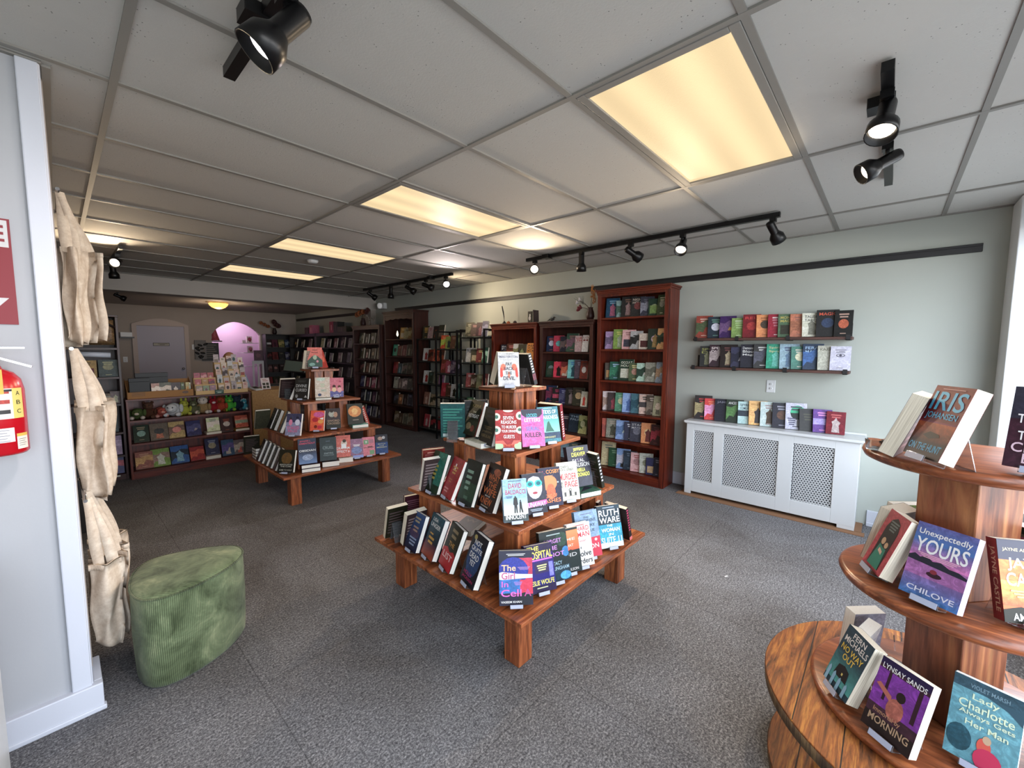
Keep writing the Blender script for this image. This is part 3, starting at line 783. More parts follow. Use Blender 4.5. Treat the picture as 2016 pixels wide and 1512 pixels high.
# ------------------------------------------------------------ round tiered display on a cable spool
RC = (.30, -1.18); ZD = (.378, .765, 1.150)
def disc_prof(r, z0, z1): 
    h = z1-z0
    return [(.001, z1), (r-.012, z1), (r-.003, z1-h*.15), (r, z1-h*.45), (r-.006, z1-h*.8), (r-.02, z0), (.001, z0)]
def round_display():
    t = thing('cable_spool', 'wooden cable spool on the floor carrying the round display', 'cable spool', (*RC, 0))
    def planks(r, z0, z1, nm):
        b = MB(); n = 72
        b.lathe([(.001, z1), (r-.004, z1), (r, z1-.004)], (0, 0, 0), n, 0)
        b.lathe([(r, z1-.004), (r-.002, z0+.01), (r-.012, z0), (.001, z0)], (0, 0, 0), n, 1)
        o = b.build(nm, ['spool', 'barkedge'], t)
        g = MB()
        for y in (-.30, -.17, -.04, .09, .22, .34):
            x = math.sqrt(r*r-y*y)-.006; g.box(-x, x, y-.0015, y+.0015, z1, z1+.0006)
        g.build('plank_gap', 'ink'+'x', o)
    planks(.462, .290, .341, 'top_flange'); planks(.44, .0, .045, 'bottom_flange')
    MB().lathe([(.16, .046), (.16, .289)], n=40).build('drum', 'spool', t)
    s = thing('round_tiered_stand', 'three-tier round wooden book stand on top of the cable spool', 'display stand', (*RC, .342))
    for (r, z) in ((.330, ZD[0]), (.275, ZD[1]), (.238, ZD[2])):
        o = MB().lathe(disc_prof(r, z-.034-.342, z-.342), n=80).build('round_shelf', 'disc', s)
    for za, zb in ((ZD[0], ZD[1]-.035), (ZD[1], ZD[2]-.035)):
        for k in range(4):
            a = R(45+90*k+4); c, sn = math.cos(a), math.sin(a); b = MB()
            b.xf = Matrix.Rotation(a, 4, 'Z'); b.box(.052, .074, -.073, .073, za-.342+.001, zb-.342); b.xf = None
            b.build('post', 'pine', s, bevel=.002)
round_display()
# ------------------------------------------------------------ books
PLACES = {}
def colr(s, a0=0.0):
    a = a0
    if s.endswith('~'): s = s[:-1]; a = .55
    return C(s, a)
def draw(b, spec, w, h, t, eps=.0003):
    """print the elements of a cover: R rect, E ellipse, P polygon, G gradient, T text, L line bars, S spine text, B/K back"""
    k = 0
    for e in spec.split(';'):
        e = e.strip()
        if not e: continue
        p = e.split(' '); o = p[0]; k += 1; y = -t-eps-k*.00012
        X = lambda u: -w/2+min(.998, max(.002, u))*w
        Z = lambda v: min(.998, max(.002, v))*h
        if o == 'R':
            x0, y0, x1, y1 = map(float, p[1:5]); b.add([(X(x0), y, Z(y0)), (X(x1), y, Z(y0)), (X(x1), y, Z(y1)), (X(x0), y, Z(y1))], [(0, 1, 2, 3)], 0, colr(p[5]))
        elif o == 'G':
            y0, y1 = float(p[1]), float(p[2]); c0, c1 = colr(p[3]), colr(p[4])
            b.add([(X(0), y, Z(y0)), (X(1), y, Z(y0)), (X(1), y, Z(y1)), (X(0), y, Z(y1))], [(0, 1, 2, 3)], 0, [(c0, c0, c1, c1)])
        elif o == 'E':
            cx, cy, rx, ry = map(float, p[1:5]); n = 16
            b.add([(X(cx+rx*math.cos(i*6.2832/n)), y, Z(cy+ry*math.sin(i*6.2832/n))) for i in range(n)], [tuple(range(n))], 0, colr(p[5]))
        elif o == 'P':
            q = list(map(float, p[2:])); n = len(q)//2
            b.add([(X(q[2*i]), y, Z(q[2*i+1])) for i in range(n)], [tuple(range(n))], 0, colr(p[1]))
        elif o == 'T':
            x0, y0, x1, y1 = map(float, p[1:5]); V, F = text_mesh(' '.join(p[6:]).replace('_', ' '), .02)
            b.add([(X(x0+(x1-x0)*vx), y, Z(y0+(y1-y0)*vy)) for vx, vy in V], F, 0, colr(p[5]))
        elif o == 'L':
            x0, y0, x1, y1, n = float(p[1]), float(p[2]), float(p[3]), float(p[4]), int(p[5]); d = (y1-y0)/n
            for i in range(n):
                q = .06*((i*7+3) % 4); b.add([(X(x0+q*(x1-x0)), y, Z(y0+d*(i+.2))), (X(x1-q*(x1-x0)), y, Z(y0+d*(i+.2))), (X(x1-q*(x1-x0)), y, Z(y0+d*(i+.75))), (X(x0+q*(x1-x0)), y, Z(y0+d*(i+.75)))], [(0, 1, 2, 3)], 0, colr(p[6]))
        elif o == 'S':
            y0, y1 = float(p[1]), float(p[2]); V, F = text_mesh(' '.join(p[4:]), .02)
            b.add([(-w/2-eps*1.5, -t*(.22+.56*vy), Z(y1-(y1-y0)*vx)) for vx, vy in V], F, 0, colr(p[3]))
        elif o == 'Q':                                      # a block on the spine
            y0, y1 = float(p[1]), float(p[2]); b.add([(-w/2-eps, 0, Z(y0)), (-w/2-eps, -t, Z(y0)), (-w/2-eps, -t, Z(y1)), (-w/2-eps, 0, Z(y1))], [(0, 1, 2, 3)], 0, colr(p[3]))
        elif o == 'B':
            x0, y0, x1, y1 = map(float, p[1:5]); yb = eps+k*.00012
            b.add([(-X(x0), yb, Z(y0)), (-X(x1), yb, Z(y0)), (-X(x1), yb, Z(y1)), (-X(x0), yb, Z(y1))], [(3, 2, 1, 0)], 0, colr(p[5]))
        elif o == 'K':
            n = int(p[1]); yb = eps+k*.00012
            for i in range(n):
                z0 = .16+.74*i/n; x1 = .9-.12*((i*5+2) % 3)
                b.add([(-X(.1), yb, Z(z0)), (-X(x1), yb, Z(z0)), (-X(x1), yb, Z(z0+.35/n)), (-X(.1), yb, Z(z0+.35/n))], [(3, 2, 1, 0)], 0, colr(p[2]))
def shell(b, w, h, t, base, hard, ma=.3):
    c = colr(base, .5); bt = .0026 if hard else .0007
    b.box(-w/2, w/2, -t, -t+bt, 0, h, 0, c); b.box(-w/2, w/2, -bt, 0, 0, h, 0, c); b.box(-w/2, -w/2+bt, -t+bt, -bt, 0, h, 0, c)
def pages(b, w, h, t, hard, mi=0, col=None):
    bt = .0026 if hard else .0007; q = .0035 if hard else .0002
    b.box(-w/2+bt+.0002, w/2-q, -t+bt, -bt, q, h-q, mi, col)
STUFF = MB()
def book(desc, place, x, y, z, yaw, w, h, t, base, spec, tilt=15, hard=False, pg='pages', near=True, group=None, easel=False, flat=False, cat='book', name='book', exact=False):
    a = R(yaw); ta = R(tilt); lift = .013 if easel else .0012
    bx, by = -math.sin(a), math.cos(a)
    label = desc+(', ' if place and not place.startswith(('on ', 'in ')) else ' ' if place else '')+place
    if flat: loc = (x, y, z+.0006); rot = (R(-90), 0, a); loc = (x, y, z+.0008)
    else: loc = (x+bx*t*math.cos(ta), y+by*t*math.cos(ta), z+lift); rot = (-ta, 0, a)
    if near:
        o = thing(name, label, cat, loc, rot, group); b = MB(); shell(b, w, h, t, base, hard); draw(b, spec, w, h, t); b.build('cover', 'print', o)
        b = MB(); pages(b, w, h, t, hard); b.build('page_block', pg, o)
    elif near is None:                                       # the many tiny far books become one object
        b = STUFF; b.xf = Matrix.Translation(loc) @ Matrix.Rotation(a, 4, 'Z') @ Matrix.Rotation(rot[0], 4, 'X')
        shell(b, w, h, t, base, hard); draw(b, spec, w, h, t); pages(b, w, h, t, hard, 1); return None
    else:
        b = MB(); shell(b, w, h, t, base, hard); draw(b, spec, w, h, t); pages(b, w, h, t, hard, 1)
        o = tag(b.build(name, ['print', pg], None, loc, rot), label, cat, group)
    if easel and not flat:
        e = MB(); ew = min(.03, w*.3)
        e.box(-ew, ew, .0012, .0036, -.0105, .105); e.box(-ew, ew, -t-.010, .0036, -.0105, -.0080); e.box(-ew, ew, -t-.0122, -t-.0100, -.0105, .006)
        c_, s_ = math.cos(ta), math.sin(ta)
        e.add([(-ew, .0036, .10), (ew, .0036, .10), (ew, .0046+.062, -.0108+.062*math.tan(ta)*.9), (-ew, .0046+.062, -.0108+.062*math.tan(ta)*.9),
               (-ew, .0056, .10), (ew, .0056, .10), (ew, .0066+.062, -.0108+.062*math.tan(ta)*.9), (-ew, .0066+.062, -.0108+.062*math.tan(ta)*.9)], [(0, 1, 2, 3), (4, 7, 6, 5), (0, 3, 7, 4), (1, 5, 6, 2), (2, 6, 7, 3)])
        e.box(-ew*.92, ew*.92, -t-.0136, -t-.0123, -.0100, .0055, 1, C('b4bcd6')); eo = e.build('easel', ['acryl', 'print'], None, loc, rot); tag(eo, 'clear acrylic easel holding the '+desc, 'book easel', 'clear acrylic book easels')
    return o
A, B_, C_, D_ = .296, .605, .911, 1.22
def deck(rows, ctx, group, z0=None):
    for r in rows:
        desc, x, y, z, yaw, w, h, t, base, spec = r[:10]; k = dict(r[10]) if len(r) > 10 else {}
        pl = k.pop('pl', ctx)
        k.setdefault('easel', not k.get('flat')); k.setdefault('tilt', 16)
        book(desc, pl, x, y, z, yaw, w, h, t, base, spec, group=group, **k)
HD = dict(hard=True, pg='wpages'); TR = dict(pg='wpages')
deck([
 ('slim midnight-blue thriller with pale script title', -.158, .935, A, -97, .130, .205, .030, '124', 'G 0 1 113 358;E .5 .45 .4 .12 546~;L .2 .72 .8 .9 2 a97;L .25 .48 .8 .66 2 a87;L .2 .12 .85 .36 3 89b', dict(HD, tilt=20)),
 ('dark teal thriller with white author name and yellow title', -.146, .800, A, -103, .150, .222, .034, '123', 'G 0 .4 a42 124~;G .35 1 123~ 256~;T .18 .84 .58 .92 ddd LISA;T .12 .70 .88 .80 ddd UNGER;L .2 .3 .75 .5 2 c93;L .2 .52 .6 .58 1 c93', dict(HD, tilt=22)),
 ('black and red thriller with torn-paper title LIST', -.152, .640, A, -108, .150, .222, .030, '221', 'P b12 0 0 1 0 1 .40 .8 .44 .55 .38 .3 .45 0 .39;L .2 .66 .8 .92 2 875;T .3 .50 .75 .60 c94 THE;T .12 .20 .85 .34 ecc LIST', dict(HD, tilt=22)),
 ('black hardcover with hand-lettered white title over blue eye shape', -.172, .445, A, -106, .145, .235, .036, '112', 'E .5 .5 .42 .36 247~;E .22 .9 .1 .05 a95;T .25 .77 .72 .87 eee NOT;T .15 .64 .85 .74 eee QUITE;T .18 .50 .78 .61 eee DEAD;T .3 .37 .66 .47 eee YET;T .15 .16 .7 .23 b26 HOLLY;T .12 .06 .85 .13 b26 JACKSON', dict(HD, tilt=22)),
 ('cream-edged paperback facing away beside the slim blue thriller', -.080, 1.045, A, 176, .13, .205, .036, '322', 'K 8 766', dict(easel=True, pg='pages')),
 ('dark paperback facing away at the far left corner', -.105, 1.190, A, 172, .125, .205, .030, '221', 'K 8 544', dict(easel=True)),
 ('maroon back cover with small pale lines', .045, 1.200, A, 166, .135, .225, .028, '412', 'K 12 856', dict(hard=True, tilt=8)),
 ('closed dark book lying under another near the posts', .19, .90, A, -70, .14, .205, .032, '223', 'T .2 .6 .8 .8 655 W', dict(flat=True, pl='on the lowest tier')),
 ('navy thriller with gold, red and pink lettering', -.128, .158, A, -43, .150, .228, .034, '112', 'R 0 0 1 1 113;R .5 .2 1 .86 d25~;E .42 .62 .46 .26 23a~;R 0 .22 .66 .47 27c~;R .62 .2 1 .46 e25~;E .75 .10 .2 .13 112;P dde 0 .475 .1 .465 .6 .48 1 .49 1 .555 .55 .57 .1 .615 0 .60;T .07 .625 .5 .74 fc9 The;T .07 .475 .47 .60 c58 Girl;T .07 .335 .27 .44 d6c In;T .05 .16 .66 .29 e6c Cell;T .74 .16 .95 .29 c49 A;T .05 .045 .66 .085 eee VASEEM KHAN;L .13 .9 .88 .95 2 ccc;L .55 .64 .93 .7 4 a8c;L .42 .36 .7 .43 3 a8d', dict(HD)),
 ('purple-blue thriller with yellow block title', .030, .132, A, -24, .146, .212, .034, '214', 'G .15 .8 117 317~;T .08 .88 .5 .97 fe4 THE;T .05 .70 .97 .86 fe4 HOSPITAL;R .05 .66 .95 .69 d6d;R .3 .4 .8 .62 325;L .35 .44 .75 .58 3 dd8;R .8 .3 .95 .6 88f~;T .08 .16 .42 .26 fe4 LESLIE;T .46 .16 .95 .26 fe4 WOLFE;L .2 .08 .8 .12 1 cc9', dict(HD)),
 ('dark leafy thriller with lilac title and blue light', .150, .132, A, -22, .155, .240, .030, '122', 'R 0 .0 1 .3 134~;E .9 .55 .14 .10 38c~;E .8 .8 .22 .14 243~;E .8 .1 .2 .08 4ad~;T .14 .75 .78 .83 c8d FORGET;T .3 .62 .6 .70 c8d ME;T .3 .49 .84 .57 c8d NOT;T .32 .32 .72 .39 9bc STACY;T .15 .22 .95 .29 9bc WILLINGHAM;L .12 .9 .9 .94 1 9aa', dict(TR)),
 ('orange and dark green thriller with pale spaced letters', .258, .132, A, -22, .140, .215, .028, '122', 'G .5 .95 e52 f84;P 122 0 0 1 0 1 .42 .6 .52 .3 .45 0 .55;T .45 .72 .85 .78 ecb ME;T .3 .58 .75 .64 ecb WHAT;T .3 .36 .85 .44 bbb DID;R .3 .27 .45 .33 e83;T .35 .05 .85 .11 ccc WILSON', dict(TR)),
 ('white hardcover with huge red author name and black title', .352, .118, A, -22, .142, .218, .032, 'eee', 'L .1 .93 .9 .97 1 a55;T .08 .81 .94 .92 d23 RICHARD;T .08 .67 .94 .79 d23 OSMAN;L .4 .56 .8 .6 2 b66;E .5 .43 .03 .03 777;T .1 .22 .4 .34 222 We;T .3 .23 .92 .36 222 Solve;T .05 .07 .94 .19 222 Murders', dict(HD)),
 ('light blue and red mystery behind the white hardcover', .465, .140, A, -22, .150, .246, .026, '8ac', 'R 0 0 1 .42 c24;L .1 .92 .9 .95 1 668;T .35 .84 .6 .88 345 THE;T .15 .76 .9 .82 345 MYSTERIOUS;T .2 .65 .85 .71 345 BAKERY;T .25 .54 .8 .60 345 ON RUE;T .5 .18 .9 .28 edd ON;E .8 .36 .06 .03 edd', dict(HD)),
 ('turquoise sea thriller with white and coral lettering', .648, .112, A, -28, .150, .232, .030, '134', 'R 0 .1 1 .55 1ac~;R 0 .0 1 .12 dee~;T .05 .74 .95 .90 eee RUTH;T .05 .58 .95 .72 fff WARE;T .35 .49 .6 .54 eff THE;T .1 .37 .9 .46 fff WOMAN;T .4 .28 .6 .34 eff IN;T .05 .10 .95 .25 eff SUITE 11;L .1 .93 .9 .97 1 9ab', dict(TR)),
 ('black and pink-spined book facing right at the corner', .835, .155, A, 86, .145, .215, .026, '211', 'S .3 .95 c36 IIIIIIIII;Q 0 .1 d66', dict(pg='pages')),
 ('cream page edges behind the pink-spined book', .805, .325, A, 92, .14, .22, .032, '322', 'K 6 766', dict(pg='pages')),
], 'on the lowest tier', 'novels on the near table')
deck([
 ('paperback facing away with cream page edges', .015, .985, B_, 168, .125, .205, .028, '433', 'K 8 877', dict(TR, tilt=18)),
 ('red back cover with pale text lines', .085, 1.050, B_, 160, .135, .225, .028, '821', 'K 14 b66;B .2 .9 .8 .93 d98', dict(hard=True, tilt=8)),
 ('teal and dark novel with gold letters', -.035, .905, B_, -97, .140, .232, .026, '132', 'R .4 .2 1 1 276~;R 0 0 .5 .5 121~;L .3 .3 .6 .7 4 a93', dict(HD, tilt=20)),
 ('crimson hardcover with slanted white and gold lettering', -.030, .775, B_, -106, .142, .222, .026, 'a12', 'R .4 .68 .5 .85 edd;L .25 .58 .7 .8 3 c94;L .25 .36 .6 .48 2 b63;L .1 .1 .6 .24 2 d88', dict(HD, tilt=24)),
 ('dark forest hardcover with faint green letters', -.028, .625, B_, -98, .138, .232, .026, '122', 'R 0 .1 1 .5 243~;L .2 .3 .6 .8 4 798;L .3 .1 .7 .22 1 465', dict(HD, tilt=20)),
 ('dark brown hardcover with big burnt-orange title', -.005, .490, B_, -104, .150, .232, .030, '211', 'E .62 .84 .22 .08 a53~;T .18 .62 .85 .77 c62 WHAT;T .3 .48 .8 .60 c62 THE;T .1 .32 .9 .46 c62 WIFE;T .3 .27 .6 .31 ccc and;T .1 .1 .8 .25 c62 KNEW;L .1 .04 .8 .08 1 a98', dict(HD, tilt=21)),
 ('light blue paperback with two walking silhouettes', .000, .272, B_, -33, .120, .198, .026, '9ce', 'G .12 .55 eed 9ce;R 0 0 1 .16 344~;T .24 .78 .78 .90 b35 DAVID;T .1 .64 .94 .75 b35 BALDACCI;E .50 .575 .035 .022 222;P 222 .43 .56 .57 .56 .60 .40 .56 .38 .57 .2 .52 .2 .5 .34 .48 .2 .43 .2 .44 .38 .40 .4;E .70 .48 .03 .02 222;P 222 .66 .46 .74 .46 .76 .32 .80 .2 .75 .2 .70 .3 .68 .2 .64 .2;T .12 .165 .26 .21 eee THE;T .07 .06 .92 .17 fff INNOCENT;L .08 .94 .92 .97 1 456;L .1 .55 .4 .61 3 567', dict(TR)),
 ('thriller with woman in mirrored turquoise sunglasses', .140, .262, B_, -25, .125, .198, .026, '334', 'E .52 .66 .34 .30 ccd;R 0 0 1 .34 223~;E .33 .74 .17 .085 2cb;E .70 .74 .17 .085 2cb;E .33 .74 .10 .05 167;E .70 .74 .10 .05 167;E .52 .51 .11 .03 a34;P 223 .1 .95 .5 .99 .9 .95 .8 .88 .5 .93 .2 .86;P e5a 0 .16 1 .20 1 .32 0 .28;T .05 .17 .95 .29 cde RUNAWAY;L .15 .06 .85 .13 2 9ab', dict(TR)),
 ('navy thriller with glowing orange basketball-like sun', .272, .262, B_, -25, .130, .200, .026, '224', 'E .45 .60 .36 .20 f84;E .5 .38 .2 .2 e63~;T .04 .84 .3 .92 e48 S.A.;T .36 .84 .97 .94 f93 COSBY;L .1 .78 .8 .8 1 a86;T .2 .22 .75 .32 f84 KING OF;T .15 .10 .9 .2 f84 ASHES;E .85 .6 .04 .02 acd', dict(TR)),
 ('white mystery with slanted red title and ink drawings', .408, .245, B_, -27, .125, .205, .024, 'eed', 'T .2 .84 .62 .91 444 DARYL;T .08 .77 .82 .83 444 WOOD GERBER;R .1 .745 .85 .75 555;T .08 .53 .93 .70 d34 MURDER;T .05 .42 .22 .49 333 on;T .32 .34 .95 .50 d34 PAGE;T .08 .34 .22 .41 333 10;E .55 .27 .07 .035 333;R .5 .12 .6 .24 333;E .55 .27 .04 .02 eed;R .25 .12 .34 .22 555;R .75 .12 .84 .2 444;R .82 .32 .84 .38 444;R .1 .11 .9 .117 444', dict(TR)),
 ('charcoal thriller with bright yellow author names', .592, .285, B_+.032, -20, .155, .235, .034, '334', 'T .3 .86 .8 .95 ff3 JEFFERY;T .2 .74 .85 .84 ff3 DEAVER;T .2 .60 .75 .68 ddd FATAL;T .05 .48 .95 .58 ddd INTRUSION;T .3 .36 .72 .45 ff3 ISABELLA;T .12 .24 .9 .34 ff3 MALDONADO;P 546 0 .5 1 .8 1 .83 0 .54', dict(HD, easel=False)),
 ('hardcover lying flat under the charcoal thriller', .575, .215, B_, -20, .150, .10, .031, '254', 'R 0 0 1 1 365~;P 223 .1 .2 .6 .9 .9 .6', dict(HD, flat=True)),
 ('slim dark novel facing right, white spine lettering', .748, .290, B_, 80, .140, .220, .024, '221', 'S .2 .92 ccd IIIIIIII;K 10 544', dict(TR)),
], 'on the second tier', 'novels on the near table')
deck([
 ('green back cover covered in pale text bands', .128, .888, C_, 134, .140, .205, .026, '155', 'K 9 387;B .08 .03 .5 .12 cdd', dict(TR, tilt=8)),
 ('hardcover lying flat under the dark island thriller', .075, .665, C_, -100, .165, .155, .028, 'ddc', 'R .1 .3 .9 .9 455~', dict(HD, flat=True)),
 ('dark island thriller with pale title and red edge', .135, .765, C_+.029, -100, .138, .205, .028, '221', 'R 0 .1 1 .42 332~;E .3 .25 .2 .1 875~;E .62 .2 .14 .09 843~;T .2 .80 .85 .88 874 KERR;T .35 .64 .6 .69 cca THE;T .1 .50 .85 .60 ddd RETREAT;R .97 0 1 1 a12', dict(HD, tilt=20, easel=False)),
 ('black suspense novel with dull gold lettering', .100, .595, C_, -104, .135, .200, .028, '111', 'L .1 .70 .9 .95 2 223;T .1 .30 .85 .36 764 JASON;T .1 .18 .85 .26 764 REKULAK;L .1 .4 .9 .5 2 542', dict(HD, tilt=14)),
 ('red mystery with white plates and white capital title', .105, .425, C_, -44, .134, .202, .026, 'b22', 'E .03 .82 .17 .10 edc;E .97 .85 .17 .11 edc;E .5 .99 .2 .05 edc;E .02 .48 .2 .11 edc;E .98 .48 .18 .10 edc;E .08 .08 .24 .1 bda;E .92 .08 .2 .1 bda;E .05 .82 .07 .05 476;E .95 .84 .06 .05 476;E .04 .48 .08 .05 476;E .94 .49 .07 .04 476;P e65 0 .2 .3 .22 .45 .1 .2 .14 0 .14;P e65 1 .22 .7 .22 .6 .1 .85 .14;T .3 .75 .7 .84 fff SEVEN;T .22 .64 .82 .73 fff REASONS;T .24 .52 .82 .60 fff TO MURDER;T .24 .42 .82 .49 fff YOUR DINNER;T .32 .27 .74 .36 fff GUESTS;T .3 .05 .75 .12 f62 KJ WHITTLE;L .24 .87 .78 .91 2 d66', dict(TR)),
 ('hot pink mystery with cut-out letters on grey top', .243, .368, C_, -34, .125, .198, .024, 'e6b', 'P 334 .0 1 .95 1 .95 .86 .8 .78 .2 .78 .04 .86;T .25 .78 .72 .88 4cd LOCKED;T .15 .66 .85 .76 dff LETTERS;T .36 .56 .6 .63 b3a for A;T .2 .42 .8 .53 58c SERIAL;T .14 .25 .88 .37 335 KILLER;L .15 .05 .85 .09 1 b4a', dict(TR)),
 ('teal-blue sea thriller with tall white title', .385, .362, C_, -24, .130, .198, .024, '389', 'G .28 .7 8cb 4aa;R 0 .1 1 .28 246~;P 265 .3 .3 .42 .55 .5 .6 .6 .42 .72 .3;T .25 .80 .9 .91 eff TIDES OF;T .12 .65 .95 .76 eff DARKNESS;T .15 .12 .75 .17 cc8 MARGARET;L .15 .94 .85 .97 1 bdd', dict(TR)),
 ('thick paperback facing right with red and white spine', .560, .470, C_, 96, .150, .215, .030, '421', 'Q 0 1 812;S .08 .8 ddd IIIIIIIIIII;K 9 655', dict(pg='pages', easel=False, tilt=12)),
 ('dark book facing away behind the teal-blue thriller', .560, .660, C_, 100, .135, .22, .030, '212', 'K 9 544', dict(pg='pages', easel=False, tilt=10)),
 ('dark hardcover standing by the centre posts, back turned', .262, .852, C_, 150, .14, .225, .026, '222', 'K 9 444', dict(HD, easel=False, tilt=6)),
], 'on the third tier', 'novels on the near table')
deck([
 ('white novel with red hair-like swirls and grey capital title', .238, .543, D_, -37, .118, .190, .026, 'ddd', 'E .24 .56 .12 .10 f75;E .76 .56 .12 .10 f75;P e43 .10 .56 .2 .5 .22 .3 .12 .25 .08 .3;P e43 .9 .56 .8 .5 .82 .3 .9 .25 .94 .3;E .5 .33 .06 .1 e86;T .3 .93 .7 .965 999 DENISE;T .07 .83 .95 .90 889 MASTERTON;R .1 .78 .9 .785 888;T .36 .60 .66 .70 445 PAY;T .27 .47 .75 .57 445 BACK;T .34 .34 .64 .43 445 THE;T .23 .18 .78 .29 445 DEVIL;L .15 .05 .85 .1 2 aab', dict(TR, tilt=12)),
 ('chunky paperback facing away showing cream page edges', .345, .735, D_, 172, .125, .19, .046, '554', 'K 8 776;B .1 .1 .9 .5 664', dict(pg='pages', tilt=20)),
 ('black paperback facing right with white spine lettering', .470, .585, D_, 84, .120, .188, .026, '222', 'S .4 .95 eee IIIIIII;Q .15 .35 734~', dict(pg='pages', tilt=18)),
], 'on the top tier', 'novels on the near table')

# second stepped table
DY = 0
deck([
 ('black and gold romance with white script title', -.100, 2.975, A, -50, .145, .205, .034, '221', 'E .5 .62 .34 .26 752~;R 0 .0 1 .4 111;T .1 .32 .9 .38 ccb IRREGULARITIES;T .15 .24 .85 .30 ccb THE CURE;T .1 .08 .9 .15 bba SOME TO HOLD', dict(HD)),
 ('night-forest novel with pink author and white title', .080, 2.915, A+.071, -16, .152, .232, .030, '124', 'G 0 .5 68b 113~;E .5 .25 .3 .12 9ac~;T .1 .86 .7 .93 d35 JENNIFER L.;T .05 .77 .95 .84 d35 ARMENTROUT;T .05 .48 .95 .56 eee OBSIDIAN', dict(HD, easel=False)),
 ('dark grey novel with ornate silver crown title', .285, 2.955, A+.053, -22, .148, .222, .028, '233', 'E .5 .56 .36 .16 344~;T .18 .5 .82 .62 899 CRUEL;T .25 .28 .8 .35 899 EMPIRE;T .2 .2 .85 .26 788 HARBINGER;L .3 .82 .7 .86 1 678', dict(HD, easel=False)),
 ('salmon romance with embracing couple and white title', .450, 3.0, A+.048, -26, .142, .215, .026, 'e76', 'T .12 .88 .88 .93 a43 ELLE KENNEDY;E .58 .62 .2 .16 edc~;E .6 .74 .12 .08 432;P fff .4 .6 .7 .6 .75 .4 .4 .4;T .06 .36 .94 .46 fff GRAHAM;T .06 .2 .78 .31 fff EFFECT;E .88 .24 .06 .05 fcc', dict(HD, easel=False)),
 ('lilac mottled romance with white lettering', .595, 2.995, A, -22, .125, .195, .024, 'a79', 'E .5 .4 .4 .2 89c~;L .15 .6 .85 .72 2 fff;R 0 0 1 .14 9ae', dict(TR)),
 ('pink romance with green speech squares', .725, 2.985, A, -20, .125, .196, .024, 'e89', 'R .1 .62 .5 .85 7a7;R .55 .06 .92 .28 7a7;R .55 .66 .9 .86 b78;L .2 .68 .42 .8 2 eee;L .3 .42 .9 .52 1 633;T .1 .40 .9 .47 644 INFLUENCED', dict(TR)),
 ('dark blue romance with couple and pale title', .862, 2.965, A, -22, .128, .202, .028, '148', 'R 0 .6 1 1 112~;E .4 .8 .2 .1 b98~;E .68 .84 .12 .08 ccc~;T .2 .48 .8 .54 cc9 MATCH;T .3 .4 .7 .44 cc9 of;T .1 .3 .92 .37 cc9 MIDNIGHT', dict(TR)),
 ('wine-red hardcover lying under the night-forest novel, upper', .100, 2.905, A+.036, -16, .16, .13, .034, '312', 'L .2 .3 .8 .6 2 a35', dict(HD, flat=True)),
 ('wine-red hardcover lying under the night-forest novel, lower', .100, 2.900, A, -17, .16, .13, .035, '312', 'L .2 .3 .8 .6 2 a35', dict(HD, flat=True)),
 ('black hardcover lying under the dark grey novel', .300, 2.940, A, -20, .155, .13, .052, '222', 'E .3 .4 .2 .2 a43~', dict(HD, flat=True)),
 ('cream book lying under the salmon romance', .465, 2.985, A, -24, .15, .13, .047, 'edc', 'L .2 .3 .8 .6 2 a88', dict(HD, flat=True)),
 ('dark book facing left, farthest on the left side', -.105, 3.90, A+.04, 170, .14, .20, .03, '221', 'K 8 544', dict(HD, easel=False)),
], 'lowest tier, back table', 'novels on the back table')
for i, (y, c, hh) in enumerate([(3.68, '322', .215), (3.56, '223', .215), (3.44, '121', .21), (3.32, '222', .205), (3.20, '312', .205), (3.085, '233', .20)]):
    deck([('hardcover facing left with bright page edges', -.125, y, A, -100, .135, hh, .030, c, 'L .2 .4 .8 .8 3 665;E .5 .25 .3 .1 543~', dict(HD, tilt=22, easel=False, pl='lowest tier of back table, %s from back' % ORD[i]))], '', 'novels on the back table')
for i in range(4):
    book('book lying flat in corner stack', 'on back table lowest tier, %s up' % ORD[i], -.115, 3.80, A+.029*i, -93+i, .14, .17, .028, ['655', '322', '766', '332'][i], '', flat=True, hard=True, pg='wpages', group='novels on the back table')
deck([
 ('lilac and pink romance with dancing couple', .012, 3.085, B_, -48, .142, .205, .026, '99b', 'R 0 .6 1 1 446~;E .3 .6 .12 .14 e8a;E .3 .78 .06 .05 432;E .75 .6 .16 .14 dde;E .72 .82 .1 .05 223;T .12 .28 .9 .42 e58 STAGED;T .2 .15 .8 .25 e58 FEUD', dict(TR)),
 ('orange and red graphic novel cover with pink shapes', .262, 3.150, B_, -40, .130, .200, .026, 'f63', 'E .6 .8 .4 .14 e6a~;E .35 .55 .22 .12 c23;E .75 .45 .2 .1 fa4;E .4 .2 .12 .08 821;R .55 .1 .85 .25 d24;P fff .65 .6 .95 .66 .9 .54', dict(TR)),
 ('dark romance with embracing couple and gold title', .430, 3.145, B_, -22, .136, .206, .028, '433', 'R 0 .0 1 .35 221;E .4 .72 .22 .16 bba~;E .66 .68 .14 .14 c97~;E .4 .86 .12 .07 321;T .1 .33 .92 .43 b97 SWORD;T .08 .2 .94 .3 b97 CROSSED', dict(TR)),
 ('black novel with golden glowing circular artwork', .655, 3.115, B_+.033, -14, .158, .215, .028, '221', 'E .48 .62 .42 .28 e94~;E .48 .62 .2 .16 fc7~;L .2 .16 .8 .24 1 987', dict(HD, easel=False)),
 ('mint-edged hardcover lying under the golden circle novel', .690, 3.085, B_, -12, .165, .14, .032, '7ba', '', dict(HD, flat=True)),
 ('red and white striped book facing right at the corner', .862, 3.215, B_, 60, .13, .20, .03, 'b32', 'Q 0 1 c43;S .1 .9 edc IIIIIIII;K 6 c65', dict(TR, easel=False)),
], 'second tier, back table', 'novels on the back table')
